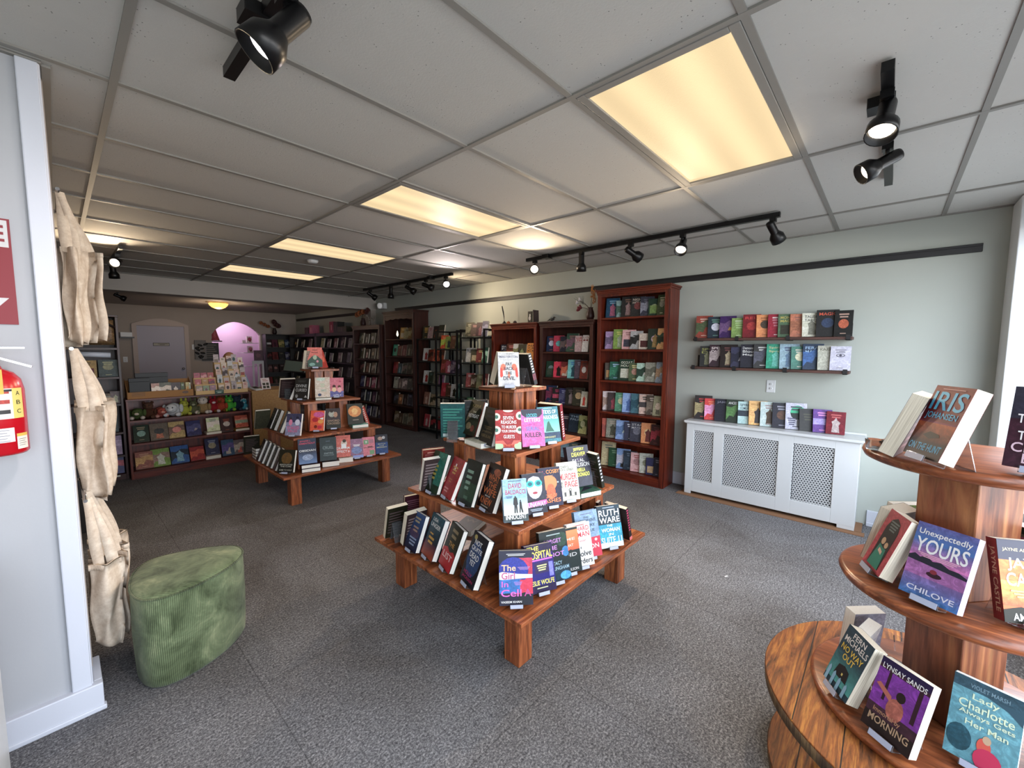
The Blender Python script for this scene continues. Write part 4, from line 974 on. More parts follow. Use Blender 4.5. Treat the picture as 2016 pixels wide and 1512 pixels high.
for i, (x, y, c, yw) in enumerate([(-.035, 3.80, '443', 178), (.0, 3.70, '222', -97), (.0, 3.585, '221', -97), (.005, 3.40, '233', -106)]):
    deck([('dark book showing its bright page edges', x, y, B_, yw, .135, .21, .032, c, 'L .2 .4 .8 .8 3 665', dict(HD, tilt=22, easel=False, pl='second tier of back table, %s from back' % ORD[i]))], '', 'novels on the back table')
deck([
 ('black novel with jagged silver title', .190, 3.335, C_, -55, .150, .212, .028, '222', 'T .1 .56 .88 .70 bbb DIVINE;T .1 .36 .9 .50 bbb CURSED;E .2 .14 .1 .08 999~;P bbb .75 .08 .85 .2 .95 .08;L .1 .8 .9 .9 2 444', dict(HD, tilt=12)),
 ('cream novel with faint floral lettering and blue seal', .385, 3.272, C_+.019, -24, .140, .208, .026, 'edc', 'E .4 .9 .3 .08 ded~;L .3 .5 .7 .7 2 cdb;T .42 .28 .78 .40 bcb ME;E .3 .12 .12 .07 457', dict(TR, easel=False)),
 ('pink romance with two girls on cover', .528, 3.272, C_, -28, .136, .204, .024, 'e89', 'E .75 .8 .08 .05 c57;R 0 0 1 .3 77b~;E .33 .55 .12 .08 533;E .33 .38 .16 .12 fda;E .7 .52 .11 .08 643;E .72 .36 .16 .14 fbb;T .25 .06 .85 .12 fff APPLY', dict(TR)),
 ('dark green book facing right by the pink romance', .665, 3.42, C_, 60, .13, .20, .028, '243', 'Q 0 1 355;S .1 .9 abb IIIIIII', dict(TR, easel=False)),
 ('white book lying flat under the cream novel', .390, 3.262, C_, -22, .15, .13, .018, 'ddc', '', dict(HD, flat=True)),
 ('dark book facing left at the left corner', .165, 3.650, C_, 176, .14, .21, .030, '322', 'K 8 544', dict(TR, tilt=22)),
 ('grey-edged dark book leaning next to it', .150, 3.51, C_, -112, .13, .205, .028, '333', '', dict(HD, tilt=22, easel=False)),
], 'third tier, back table', 'novels on the back table')
deck([
 ('coral hardcover with green mountain valley picture', .392, 3.445, D_, -20, .140, .210, .030, 'e76', 'P 354 0 .35 .3 .55 .5 .62 .7 .55 1 .35 1 .03 0 .03;E .5 .5 .14 .12 bca~;E .3 .15 .2 .08 8ba~;E .66 .3 .08 .06 e9a;L .25 .84 .75 .9 1 743;T .28 .72 .72 .77 521 BOOK SHOPS;R 0 .0 1 .03 232', dict(HD, tilt=8)),
 ('tan-edged book facing left behind the coral hardcover', .335, 3.540, D_, -150, .12, .19, .032, 'a98', 'K 6 877', dict(pg='pages', easel=False, tilt=10)),
 ('red book facing right showing orange artwork', .520, 3.500, D_, 40, .125, .20, .026, 'c32', 'Q 0 1 c32;K 5 f85;E .5 .5 .3 .2 f75~', dict(TR, easel=False, tilt=16)),
], 'top tier, back table', 'novels on the back table')

# round display
RG = 'paperbacks on the round display'
deck([
 ('maroon paperback with big sky-blue author name', .045, -1.062, ZD[2], -148, .113, .192, .036, '712', 'R 0 .12 1 .5 824~;G .22 .48 311~ b52~;R 0 0 1 .22 211;T .08 .66 .94 .92 4be IRIS;T .1 .52 .92 .63 4be JOHANSEN;T .06 .09 .92 .19 4be ON THE HUNT;L .06 .945 .95 .965 1 c99;P 110 .3 .3 .45 .36 .7 .34 .75 .3 .5 .26', dict(tilt=20, pg='pages')),
 ('purple historical romance with woman in red gown', .085, -1.262, ZD[2], -112, .118, .195, .030, '423', 'R 0 .6 .6 1 334~;E .62 .42 .3 .34 d34~;E .6 .72 .2 .1 e35;E .55 .83 .1 .07 eba;E .5 .87 .13 .06 321;T .1 .55 .3 .66 fff To;T .36 .54 .95 .66 fff Have;T .4 .47 .6 .52 fdd and;T .14 .34 .34 .45 fff To;T .42 .34 .95 .45 fff Hold;T .08 .19 .92 .31 ecd CHRISTI;T .25 .06 .85 .18 ecd BREW', dict(tilt=12, pg='pages')),
 ('thick paperback seen from behind with tan page edges', .172, -.992, ZD[2], 168, .107, .18, .036, '655', 'K 6 977', dict(tilt=20, easel=False, pg='pages')),
], 'top tier, round display', RG)
deck([
 ('sunset lake romance in purple, pink and blue', .078, -1.100, ZD[1], -119, .122, .198, .028, '86a', 'G .75 1 47b 66a~;G .5 .75 d7b~ 57b~;G .0 .3 37b~ 86a~;R 0 .28 1 .5 a6a~;P 223 0 .52 .1 .56 .2 .53 .3 .57 .42 .52 .55 .54 .7 .50 .85 .5 1 .46 1 .43 0 .47;E .5 .35 .13 .035 312;E .48 .39 .06 .03 823;T .06 .82 .94 .92 eee Unexpectedly;T .06 .60 .94 .80 eee YOURS;T .12 .07 .92 .14 dde CHILOVE;L .1 .54 .9 .6 3 eac', dict(tilt=20, pg='wpages')),
 ('red-bordered paperback with black arch and green-dressed couple', .190, -.985, ZD[1], -158, .107, .186, .036, 'b45', 'P 222 .2 .05 .2 .72 .3 .86 .5 .92 .7 .86 .8 .72 .8 .05;L .3 .68 .7 .86 4 677;E .42 .5 .09 .06 ca8;E .62 .46 .08 .05 ca8;P 287 .22 .05 .34 .44 .55 .4 .7 .4 .78 .05;P dba .4 .32 .6 .28 .6 .34 .42 .38', dict(tilt=20, pg='pages')),
 ('thick cream-edged paperback, back turned', .345, -.985, ZD[1], 150, .107, .19, .046, '665', 'K 8 987', dict(tilt=14, pg='pages', easel=False)),
 ('lime green back cover with yellow spine', .438, -1.040, ZD[1], 130, .11, .185, .026, '793', 'K 14 562;Q 0 1 da3', dict(tilt=8, pg='wpages', easel=False)),
 ('orange sunset paranormal romance with white capital names', .125, -1.290, ZD[1], -62, .118, .196, .030, '433', 'G .12 .75 e62 f83~;G .2 .5 e52~ fb4~;R 0 .75 1 1 445;P 110 0 0 1 0 1 .16 .8 .2 .6 .15 .3 .2 0 .15;T .08 .85 .95 .90 dc9 JAYNE ANN KRENTZ;T .14 .62 .94 .78 fff JAYNE;T .1 .44 .94 .60 fff CASTLE;T .15 .03 .9 .12 fff AMARYLLIS;L .1 .3 .9 .4 3 e97;Q 0 1 822;S .1 .9 c97 JAYNE CASTLE', dict(tilt=14, pg='pages')),
 ('pink back cover with author photograph above text', .360, -1.335, ZD[1], 52, .13, .205, .028, 'c56', 'B 0 .62 1 1 121~;B .3 .7 .7 .9 654~;B 0 .56 1 .63 ccc;K 9 945', dict(tilt=10, pg='wpages', easel=False)),
], 'middle tier, round display', RG)
deck([
 ('teal thriller with white and yellow serif names', .130, -.925, ZD[0], -147, .113, .192, .036, '245', 'G .1 .6 4aa 245~;T .3 .86 .78 .95 eee FERN;T .08 .74 .95 .84 eee MICHAELS;T .1 .60 .92 .70 ec3 NO WAY;T .28 .48 .72 .58 ec3 OUT;P 111 .25 .2 .3 .38 .5 .42 .7 .38 .75 .2;R .5 .26 .55 .3 dc6;P 8bd .05 0 .05 .22 .1 .27 .15 .22 .15 0;P 8bd .27 0 .27 .2 .32 .25 .37 .2 .37 0;P 8bd .5 0 .5 .18 .55 .23 .6 .18 .6 0;P 8bd .75 0 .75 .18 .8 .23 .85 .18 .85 0', dict(tilt=20, pg='pages')),
 ('purple romance with bare-backed man and gold title', .012, -1.040, ZD[0], -124, .116, .196, .032, '423', 'R 0 .35 1 .85 83a~;R 0 .9 1 1 214;R .22 .45 .28 .85 312;R .82 .4 .9 .85 312;E .52 .42 .17 .15 b65~;P b65 .05 .62 .12 .66 .4 .56 .4 .48;E .56 .62 .09 .07 211;R 0 .0 1 .22 211~;T .06 .86 .94 .93 eee LYNSAY SANDS;T .15 .24 .7 .32 b86 Immortal by;T .1 .12 .92 .22 b97 MORNING', dict(tilt=20, pg='pages')),
 ('turquoise romance with cream hand lettering', .072, -1.215, ZD[0], -105, .122, .200, .026, '6ab', 'R 0 .86 1 1 356~;P 356 .5 .86 .8 .8 1 .7 1 .86;T .25 .89 .8 .94 79a VIOLET MARSH;T .3 .74 .68 .83 dec Lady;T .12 .63 .9 .73 dec Charlotte;T .14 .54 .92 .61 dec Always Gets;T .25 .44 .85 .51 dec Her Man;E .2 .25 .18 .16 256~;E .55 .27 .1 .1 d54;E .62 .12 .2 .14 c25;E .58 .36 .06 .05 ca8', dict(tilt=18, pg='wpages')),
 ('blue seascape paperback cut by the photo edge', .145, -1.390, ZD[0], -72, .118, .196, .028, '37a', 'G 0 .6 35a~ 6ad~;E .6 .3 .2 .1 ddd~', dict(tilt=16, pg='wpages')),
 ('white-edged paperback standing upright, back turned', .275, -.940, ZD[0], 165, .107, .19, .036, 'ccc', 'K 5 aab', dict(tilt=12, pg='wpages', easel=False)),
 ('thick grey paperback stack partner leaning behind', .395, -.955, ZD[0], 135, .107, .19, .04, '99a', '', dict(tilt=6, pg='wpages', easel=False)),
], 'bottom tier, round display', RG)
# an empty easel and a small glass on the display
e = MB(); e.box(-.035, .035, 0, .002, 0, .085); e.box(-.035, .035, -.04, 0, 0, .002); e.box(-.035, .035, -.042, -.04, 0, .014); e.path([(0, .002, .08), (0, .05, .001)], .0015)
tag(e.build('easel', 'acryl', None, (.47, -1.06, ZD[0]+.002), (0, 0, R(-100))), 'empty clear acrylic easel on the lowest round tier', 'book easel')
e = MB().lathe([(.012, 0), (.020, .0005), (.022, .03), (.0205, .03), (.0185, .003), (.001, .003)], n=24)
tag(e.build('glass_cup', 'acryl', None, (.205, -.972, ZD[2]+.001)), 'tiny clear glass cup on the top round tier', 'glass')
# ------------------------------------------------------------ rows of books in the cases and on the wall
MOT = {'t': 'title', 'c': 'circle', 'f': 'figure', 'p': 'panel', 'm': 'picture', 's': 'script', 'b': 'band', 'e': 'inked eye', 'o': 'orb'}
def motif(tok, k):
    m, c = tok.split(':'); parts = c.split('/'); c = parts[0]; wds = [q for q in parts[1:] if q]
    if wds:
        out = []; n = len(wds); top = .90 if m != 'p' else .5
        for i, wd in enumerate(wds): y1 = top-.15*i; out.append('T %.2f %.2f %.2f %.2f %s %s' % (.12, y1-.11, .90, y1, c, wd))
        if m == 'c': out.append('E .5 .32 .26 .16 %s~' % c)
        return ';'.join(out)
    j = (k*37 % 10)/100
    return {'t': 'L .15 .70 .85 .90 2 %s;L .25 .08 .75 .14 1 %s' % (c, c), 'c': 'E .5 %.2f .28 .18 %s~' % (.48+j, c),
            'f': 'P %s~ .3 .08 .34 .4 .28 .55 .42 .62 .5 .74 .58 .62 .74 .52 .66 .38 .72 .08' % c, 'p': 'R .12 .12 .88 %.2f %s~' % (.5+j, c),
            'm': 'P %s~ 0 .1 .2 .3 .45 .25 .6 .5 1 .4 1 .75 .6 .8 .3 .66 0 .7' % c, 's': 'L .2 .45 .8 .8 3 %s' % c, 'b': 'R 0 .34 1 .6 %s~' % c, 'e': 'E .5 .62 .22 .07 %s;E .5 .625 .18 .05 ccd;E .5 .625 .07 .045 %s;L .4 .72 .7 .80 3 %s' % (c, c, c),
            'o': 'E .58 .64 .36 .27 %s;P 122 .22 .62 .94 .62 .88 .48 .75 .39 .58 .37 .4 .39 .28 .48;L .1 .15 .5 .45 4 446;R .55 .08 .60 .36 443' % c}[m]
RN = [0]
def item(it):
    RN[0] += 1; tk = it.split(' '); base = tk[0]; sp = ';'.join(motif(x, RN[0]+i) for i, x in enumerate(tk[1:]))
    m, c = tk[1].split(':'); d = cname(base)+' book with '+cname(c.split('/')[0])+' '+MOT[m]
    return d, base, sp
def rowx(place, z, X, lst, yend, group, t=.024, tilt=10, near=False, cnt='from left', cat='book', mat='pages', wmax=.16):
    """books facing -X; lst = [(Y of left edge, height, item)], going to smaller Y; each stands a little in front of its left neighbour"""
    for i, (y, h, it) in enumerate(lst):
        nxt = lst[i+1][0] if i+1 < len(lst) else yend; s = y-nxt; w_ = min(.67*h, wmax)
        if i+1 == len(lst): w_ = min(w_, s-.004)
        tt = t*(.8+.4*((i*5+2) % 4)/3)
        de = math.degrees(math.asin(min(.5, (tt+.003)/max(s, .05))))+1 if w_ > s-.004 else 2
        a = -90+de; r = Vector((math.cos(R(a)), math.sin(R(a)))); c = Vector((X, y))+r*w_/2
        d, base, sp = item(it)
        book('%s, %s %s' % (d, ORD[i], cnt), place, c.x, c.y, z, a, w_, h, tt, base, sp, tilt=tilt, near=near, group=group, pg=mat, hard=(i % 3 == 1))
def rowc(place, z, X, y0, y1, hs, its, group, **k):
    n = len(its); rowx(place, z, X, [(y0-(y0-y1)*i/n, hs*(.93+.14*((i*7+3) % 5)/4), it) for i, it in enumerate(its)], y1, group, **k)

G = 'books in the tall cherry bookcase'; X = 2.795
def zrow(i): return ZB[i]
rowx('top shelf of tall cherry bookcase', ZB[0], X, list(zip([1.420, 1.287, 1.230, 1.118, 1.007, .917, .826], [.223, .189, .228, .22, .21, .182, .216],
     ['257 t:8bd f:b68', '8aa m:465', '333 f:a88 t:865', '333 t:dcb/NIGHT/HOUSE c:844', '445 m:99a t:667', '243 c:ab8 p:8a5', '453 c:998 t:bb9'])), .728, G)
rowx('second shelf of tall cherry bookcase', ZB[1], X, list(zip([1.420, 1.318, 1.211, 1.115, 1.010, .912, .817], [.2, .222, .215, .198, .170, .218, .22],
     ['b9c m:768 t:a8b', '8a4 t:cc6 f:ab9', 'ebb p:445 t:a77', 'bbb m:222 s:333', 'dcb p:522', '232 c:cab f:a84', 'eb7 m:354 b:232'])), .728, G)
rowx('third shelf of tall cherry bookcase', ZB[2], X, list(zip([1.410, 1.355, 1.241, 1.120, 1.029, .930, .819], [.192, .205, .238, .198, .199, .207, .215],
     ['432 p:b84', '265 t:ace m:386', '243 t:eed/OCCULT/HOUSE p:ddc', '564 t:dc8 c:b87', 'bdc c:eee m:243', 'aa9 c:ddc m:776', '9ab c:cde m:b97'])), .728, G)
rowx('fourth shelf of tall cherry bookcase', ZB[3], X, list(zip([1.430, 1.371, 1.277, 1.186, 1.084, .985, .905, .834], [.215, .206, .213, .214, .215, .215, .212, .21],
     ['dcc m:a87', '433 f:a45', '597 c:cc9 t:8b9', '9be f:57b', '478 c:9cc m:256', 'dba b:322 t:332', '543 t:cba m:876', 'bb9 f:776 c:edc'])), .728, G)
rowx('fifth shelf of tall cherry bookcase', ZB[4], X, list(zip([1.430, 1.380, 1.259, 1.151, 1.087, .954, .851], [.215, .22, .215, .210, .22, .22, .22],
     ['c41 m:a31', '998 f:554 t:ba9', '9be c:dee m:68b', '224 t:dde', '445 t:ccc/STAR/MAGIC c:778', 'e95 c:ec8 f:721', '422 m:a34 t:633'])), .728, G)
rowx('bottom shelf of tall cherry bookcase', ZB[5], X, list(zip([1.435, 1.340, 1.240, 1.153, 1.067, .959, .887, .807], [.275, .215, .225, .213, .207, .215, .182, .20],
     ['dc9 t:887', '253 t:797', '8ad f:333 m:ccd', '234 t:678 m:345', 'ebb t:a55 c:b88', 'ccb c:886 t:998', '336 p:db8', '334 t:889'])), .728, G)

G = 'books in the dark brown bookcase'
P_ = ' of dark brown bookcase'
rowx('top shelf'+P_, Z2[0], X, list(zip([2.262, 2.152, 2.051, 1.959, 1.831, 1.732], [.196, .201, .192, .226, .195, .20], ['235 c:dde t:b55', 'c35 c:6bb', '223 b:ea8 m:655', '354 t:966 m:756', 'caa t:a32/LIKE/THE', 'ddd t:822/LO/M'])), 1.645, G)
rowx('second shelf'+P_, Z2[1], X, list(zip([2.268, 2.146, 2.031, 1.932, 1.830, 1.757], [.203, .198, .20, .228, .225, .217], ['243 c:899 p:454', 'e35 f:211', '722 p:cba m:c64', '7cc t:48c f:256', '545 t:889', '721 c:ccc t:433'])), 1.645, G)
rowx('third shelf'+P_, Z2[2], X, list(zip([2.270, 2.157, 2.058, 1.958, 1.854, 1.735], [.224, .20, .20, .215, .223, .184], ['235 t:a45 m:835', '222 t:c36 b:c46', '336 t:99b m:557', '222 f:877 t:655', '332 c:ca7 t:654', 'ddc f:d43'])), 1.645, G)
rowx('fourth shelf'+P_, Z2[3], X, list(zip([2.250, 2.15, 2.03, 1.906, 1.765], [.2, .21, .21, .23, .222], ['a23 t:dcc', '445 m:678', '323 t:a99', '234 t:9ab/THE/PALE', 'bb7 m:563 c:cc9'])), 1.645, G)
rowx('bottom shelf'+P_, Z2[4], X, list(zip([2.255, 2.14, 2.02, 1.89, 1.77], [.2, .21, .2, .21, .21], ['c33 t:eee', '456 m:89a', '8ab c:dde', '566 t:ba7', '333 c:776'])), 1.645, G)
G = 'books in the reddish bookcase'
P_ = ' of the reddish bookcase'
rowx('top shelf'+P_, Z3[0], X, list(zip([3.08, 2.97, 2.845, 2.76, 2.60], [.205, .215, .215, .21, .222], ['334 t:ddd/BU/N f:667', '632 t:c77 b:a54', 'ddd m:996', '332 f:896', 'e92 t:222/NA/CK/CL'])), 2.44, G)
for i, s in enumerate(['second', 'third', 'fourth', 'bottom']):
    rowc(s+' shelf'+P_, Z3[i+1], X, 3.08, 2.43, .205, [['344 t:99a', '722 c:c86', '235 f:889', '443 m:a87', '222 t:c94'], ['533 m:966', '9a9 t:444', '223 c:a55', '654 t:cb9', '345 m:79a'], ['222 f:a75', '843 t:edc', '454 m:998', '99a c:445', '421 t:c74'], ['334 m:778', '555 t:aaa', '732 c:b98', '233 f:688', 'a98 t:543']][i], G)

# wall shelves and radiator cover: cover and page block as parts
G = 'books on the wall shelves'
rowx('upper wall shelf', 1.5525, 2.868, list(zip([.450, .338, .232, .126, .031, -.082, -.172, -.250, -.340, -.427, -.522, -.640], [.222, .208, .210, .186, .215, .206, .208, .205, .20, .203, .226, .214],
     ['a43 t:dba m:564', '234 c:dde t:698', '426 b:da4 m:758', '8a5 t:cdb s:ac8', '812 t:d44/RED c:b33', 'e95 t:a63 c:543', 'a13 t:edd s:c78', '575 t:cb5/MONEY/MAGIC p:332', 'c75 t:965 m:a64', 'ddc t:333/TALISM./TAROT f:887', '222 t:d53/MAGIC c:346', '222 t:b98 c:c64'])), -.762, G, t=.02, near=True, mat='wpages', cat='book')
rowx('lower wall shelf', 1.2745, 2.868, list(zip([.400, .312, .214, .120, .038, -.072, -.172, -.275, -.362, -.445, -.548, -.628], [.200, .214, .217, .192, .217, .221, .221, .22, .197, .22, .206, .20],
     ['222 t:994/SPO/DE f:775', '312 t:edd/SPELL/DUST m:a99', '211 f:ba8 t:744', '335 c:bbc m:113', '223 t:ddd/Demons_of/Blood/Magic', '333 t:ccc m:556', '2a8 t:cc9/Spirits/Speak f:6cb', '9bc t:568 f:68a', '487 c:ddb t:ccb', '135 t:9bd/FERAL/MAGIC m:36a', 'bba t:665/KARMA', 'dde e:556 t:aab'])), -.765, G, t=.02, near=True, mat='wpages')
G = 'books on the radiator cover'
rowx('on the white radiator cover', .7448, 2.872, list(zip([.430, .335, .242, .138, .034, -.060, -.150, -.246, -.347, -.450, -.545, -.632], [.236, .212, .218, .22, .209, .222, .224, .224, .231, .190, .196, .188],
     ['211 t:b33 m:a96', 'd22 m:e9c t:e74', '223 t:889/JAMES', '232 t:ddd/ANCESTOR m:584', 'bdd t:234/SPIRITS/COME_FROM/WATER b:234', 'eb6 t:a72/BRUJERIA f:322', 'cdd f:543 t:a99', '223 c:643 t:99a', 'ccd o:2b8 t:445', '222 s:443', '639 t:d8c b:a9d', '823 t:c66 f:cbb'])), -.762, G, t=.022, near=True, mat='wpages')

# black metal and glass shelving
G = 'books on the black metal shelving'
def racks(tag_, zs, X, y0, y1, rows):
    names = ['top', 'second', 'third', 'fourth', 'bottom']
    if len(zs) == 4: names = ['upper', 'second', 'third', 'lowest']
    for z, nm, its in zip(zs, names, rows):
        if its: rowc('%s shelf of %s metal unit' % (nm, tag_), z, X, y0, y1, .205, its, G, near=None if tag_ == 'farther' and z < 1.5 else False)
racks('farther', ZRA, 2.80, 4.93, 4.36, [['443 s:da4 t:eb5', 'caa t:955', '322 f:b53', '443 p:876'], ['ddd f:a33', '832 m:421', 'e63 f:321 m:a31', 'c52 m:632'], ['ddd f:a22', '343 t:688', '776 f:433', 'a7a f:635'], ['a76 f:dba', 'ba8 m:443', 'ccb t:776'], ['c45 f:dcc', '222 m:b34', 'a34 t:633']])
racks('middle', ZRB, 2.66, 4.26, 3.79, [['e52 m:cd4 t:fa6', '9a4 f:344', '643 t:976', '232 m:565'], ['732 m:a44', 'a45 f:dbc', '435 m:878 t:bab', '334 c:99b'], ['a23 c:c45', '532 t:a76', 'ccc f:221', '255 f:7a9'], ['444 m:877', '8a7 t:333', 'a54 c:dcb']])
racks('nearer', ZRC, 2.68, 3.69, 3.23, [['332 t:998 m:665', '433 t:a77', '312 f:745', '446 m:88a'], ['bbb t:223/EX/OFF', '443 p:ba8', '733 t:dc8', '365 m:9cb'], ['a55 t:dcc', '432 m:987', '775 t:bb9', '844 c:ca8'], ['475 t:cda', '9b7 c:443', 'e62 m:a43'], ['333 t:877', '655 m:998', '943 t:edb']])
# scalloped bookcase and the arched one beyond it
G = 'books in the scalloped bookcase'
SN = ['top', 'second', 'third', 'fourth', 'fifth', 'bottom']
rows = [['c94 t:ec8 p:dca', 'ba7 t:665', '974 m:cb8', '554 c:998'], ['3a8 c:223 t:7cb', '522 t:a55', '623 f:966', '333 f:887', '444 m:777'], ['822 m:a34', '245 f:69a', '233 m:766', '333 c:665', '554 p:baa'],
        ['bba t:444', '766 f:ba9', '877 m:dcc', '555 t:998', '99a m:666'], ['333 m:556', '964 c:ea6', '322 f:655', '445 t:88a', '667 f:aab'], ['764 m:a98', '543 f:876', '665 t:a98', '765 m:998', 'b88 f:ecb']]
for i, z in enumerate(ZA): rowc(SN[i]+' shelf of scalloped bookcase', z, 2.755, 5.80 if i else 5.55, 5.06, .20, rows[i], G, near=None)
G = 'books in the arched bookcase'
rows = [['554 m:998', '444 f:bbb', '776 c:ddd', '334 t:665'], ['443 t:a99', '322 f:ecc', '665 c:ba8', 'bba t:655'], ['322 m:855', '643 f:a76', '765 m:ba9', '655 f:988'], ['447 m:88a', '734 f:c67', 'b57 m:dab', '845 f:cab'], ['334 m:778', '456 t:99b', '535 f:978', '444 m:888'], ['776 f:bab', '448 m:99c', '99a f:446', '557 m:bbc']]
for i, z in enumerate(ZP): rowc(SN[i]+' shelf of arched bookcase', z, 2.70, 6.94, 6.06, .205, rows[i], G, near=None)
G = 'books in the black back-room shelving'
SN = ['top', 'second', 'third', 'fourth', 'bottom']
rows = [['bb9 t:554', '433 m:988', '744 f:caa', '322 m:766', '99a t:444'], ['988 f:dcc', '332 m:665', '654 c:987', '445 t:778'], ['322 c:db6', '443 m:a98', '543 f:977', '333 t:666'], ['333 m:654', '533 t:877', '444 f:777'], ['433 m:777', '344 t:888', '322 f:655']]
for i, z in enumerate(ZK):
    rowc(SN[i]+' shelf, nearer black wall shelving', z, 2.76, 8.90, 7.2, .21, rows[i], G, near=None)
    rowc(SN[i]+' shelf, farther black wall shelving', z, 2.76, 10.5, 9.15, .21, rows[(i+2) % 5][:3], G, near=None)

def rowy(place, z, Y, lst, group, tilt=18, t=.03, near=False, cnt='from left', hard=True, yaw=0):
    for i, (x, w_, h, it) in enumerate(lst):
        d, base, sp = item(it)
        book('%s, %s %s' % (d, ORD[i], cnt), place, x, Y, z, yaw+((i*3) % 5-2), w_, h, t*(.4 if it.endswith('_') else 1), base, sp, tilt=tilt, near=near, group=group, hard=hard)
G = 'books on the far black shelving'
rows = [['433 c:222 b:ddd', '634 f:423', '774 m:ba6', '346 m:89a', '998 f:dcb'], ['322 m:733', '733 f:522', '333 t:776', '446 m:99a'], ['533 m:866', '433 c:a77', '322 t:877'], ['822 t:433', '332 f:755', '554 m:322'], ['432 t:866', '333 m:554', '522 f:a77']]
for i, z in enumerate(ZR): rowy(SN[i]+' shelf, far wall black shelving', z, 10.74, [(2.24+.155*k, .135, .20, it) for k, it in enumerate(rows[i])], G, near=None)

so = STUFF.build('small_books', ['print', 'pages']); so['kind'] = 'stuff'
tag(so, 'rows of small dim books filling the far dark bookcases and black shelving', 'books')

# low bookcase: picture books leaning on the two lower shelves
G = 'picture books in the low cherry bookcase'
rowy('middle shelf of low bookcase', ZL[1], 5.045, [(-.845, .13, .19, '232 c:8a9 t:986'), (-.690, .16, .19, '765 f:c75 c:444'), (-.535, .145, .19, 'ca6 m:865 c:e98'), (-.375, .14, .18, '336 c:a99 m:558')], G, tilt=24)
rowy('middle shelf of low bookcase', ZL[1]+.027, 5.045, [(-.185, .13, .165, 'eeb m:fed t:998')], G, tilt=24, cnt='of the raised ones')
rowy('middle shelf of low bookcase', ZL[1], 5.045, [(-.045, .13, .18, '422 c:dcb t:a42')], G, tilt=24, cnt='of the right pair')
rowy('middle shelf, low bookcase', ZL[1]+.032, 5.045, [(.115, .14, .155, 'c53 m:e86 b:9a8')], G, tilt=24, cnt='propped at the right end')
rowy('bottom shelf of low bookcase', ZL[2], 5.045, [(-.835, .15, .19, 'a65 m:da6 t:c97'), (-.690, .16, .20, '8a4 m:a87 f:ddc'), (-.520, .165, .205, '36a m:234 f:8bc'), (-.355, .14, .165, 'a22 m:d53')], G, tilt=26)
rowy('bottom shelf of low bookcase', ZL[2]+.038, 5.045, [(-.205, .14, .205, '335 c:a97 t:99a')], G, tilt=26, cnt='of the raised ones')
rowy('bottom shelf of low bookcase', ZL[2], 5.045, [(-.045, .13, .20, '357 f:cba m:659'), (.08, .12, .18, '766 f:d65 m:cba')], G, tilt=22, cnt='of the right three')
rowy('bottom shelf of low bookcase', ZL[2], 5.11, [(.15, .11, .17, '544 c:988 m:777')], G, tilt=16, cnt='tucked right')
for x, z, c, nm in ((-.185, ZL[1], 'edc', 'white book lying under the white-covered picture book'), (.115, ZL[1], 'da3', 'yellow book lying under the red picture book'), (-.205, ZL[2], 'ecb', 'cream book lying under the dark patterned picture book')):
    book(nm, 'in the low bookcase', x, 5.035, z, 0, .15, .15, .026 if z == ZL[1] else .037, c, '', flat=True, near=False, hard=False, group=G)
# narrow tower, far left
G = 'books in the narrow dark tower'
rowy('second shelf of narrow tower', ZN[1], 5.14, [(-1.235, .175, .175, 'b95 t:543 p:734'), (-1.06, .15, .18, '455 t:bb8 c:997')], G, tilt=8)
rowy('third shelf of narrow tower', ZN[2], 5.14, [(-1.16, .20, .11, '765 m:998'), (-1.02, .085, .13, '766 f:bb9')], G, tilt=8, cnt='from left, lying-in')
rowy('fourth shelf of narrow tower', ZN[3], 5.16, [(-1.22, .05, .22, '445 t:778'), (-1.16, .05, .22, '556 t:889'), (-1.10, .05, .22, '455 t:788'), (-1.04, .05, .22, '344 t:677')], G, tilt=4)
rowy('fifth shelf of narrow tower', ZN[4], 5.14, [(-1.085, .17, .205, 'a8a m:cac t:b9b')], G, tilt=10)
rowy('bottom shelf of narrow tower', ZN[5], 5.14, [(-1.085, .18, .185, '337 m:c45 f:511')], G, tilt=12)
# ------------------------------------------------------------ soft toys on the upper shelf of the low bookcase
def toy(label, x, body, acc, kind, s=1.0):
    s *= 1.12; t = thing('soft_toy', label, 'soft toy', (x, 5.12, ZL[0]+.001), (0, 0, R(rnd.uniform(-25, 25))), 'soft toys on the low bookcase'); bc, ac = C(body, .3), C(acc, .3)
    m = 'plush'
    b = MB(); b.ell((0, 0, .055*s), (.055*s, .045*s, .055*s), 0, bc, 16, 10)
    for sx in (-1, 1): b.ell((sx*.04*s, -.045*s, .018*s), (.02*s, .032*s, .018*s), 0, ac); b.ell((sx*.055*s, -.02*s, .065*s), (.016*s, .02*s, .035*s), 0, bc)
    b.build('body', m, t)
    b = MB(); hz = .125*s if kind != 'lying' else .07*s; hy = -.01*s if kind != 'lying' else -.06*s
    b.ell((0, hy, hz), (.042*s, .038*s, .038*s), 0, bc if kind != 'bear' else ac, 16, 10); b.ell((0, hy-.034*s, hz-.008*s), (.018*s, .014*s, .013*s), 0, ac)
    if kind == 'bear':
        for sx in (-1, 1): b.ell((sx*.033*s, hy, hz+.034*s), (.014*s, .008*s, .014*s), 0, bc)
    if kind == 'long':
        for sx in (-1, 1): b.ell((sx*.02*s, hy+.01, hz+.05*s), (.010*s, .006*s, .035*s), 0, bc)
    if kind == 'frill':
        for k in range(7): a = math.pi*k/6; b.ell((.042*s*math.cos(a), hy+.012, hz+.042*s*math.sin(a)), (.009*s, .006*s, .014*s), 0, ac)
    b.build('head', m, t)
    b = MB()
    for sx in (-1, 1): b.ell((sx*.016*s, hy-.035*s, hz+.010*s), (.005*s, .004*s, .005*s), 0, C('111'))
    b.build('eyes', 'print', t)
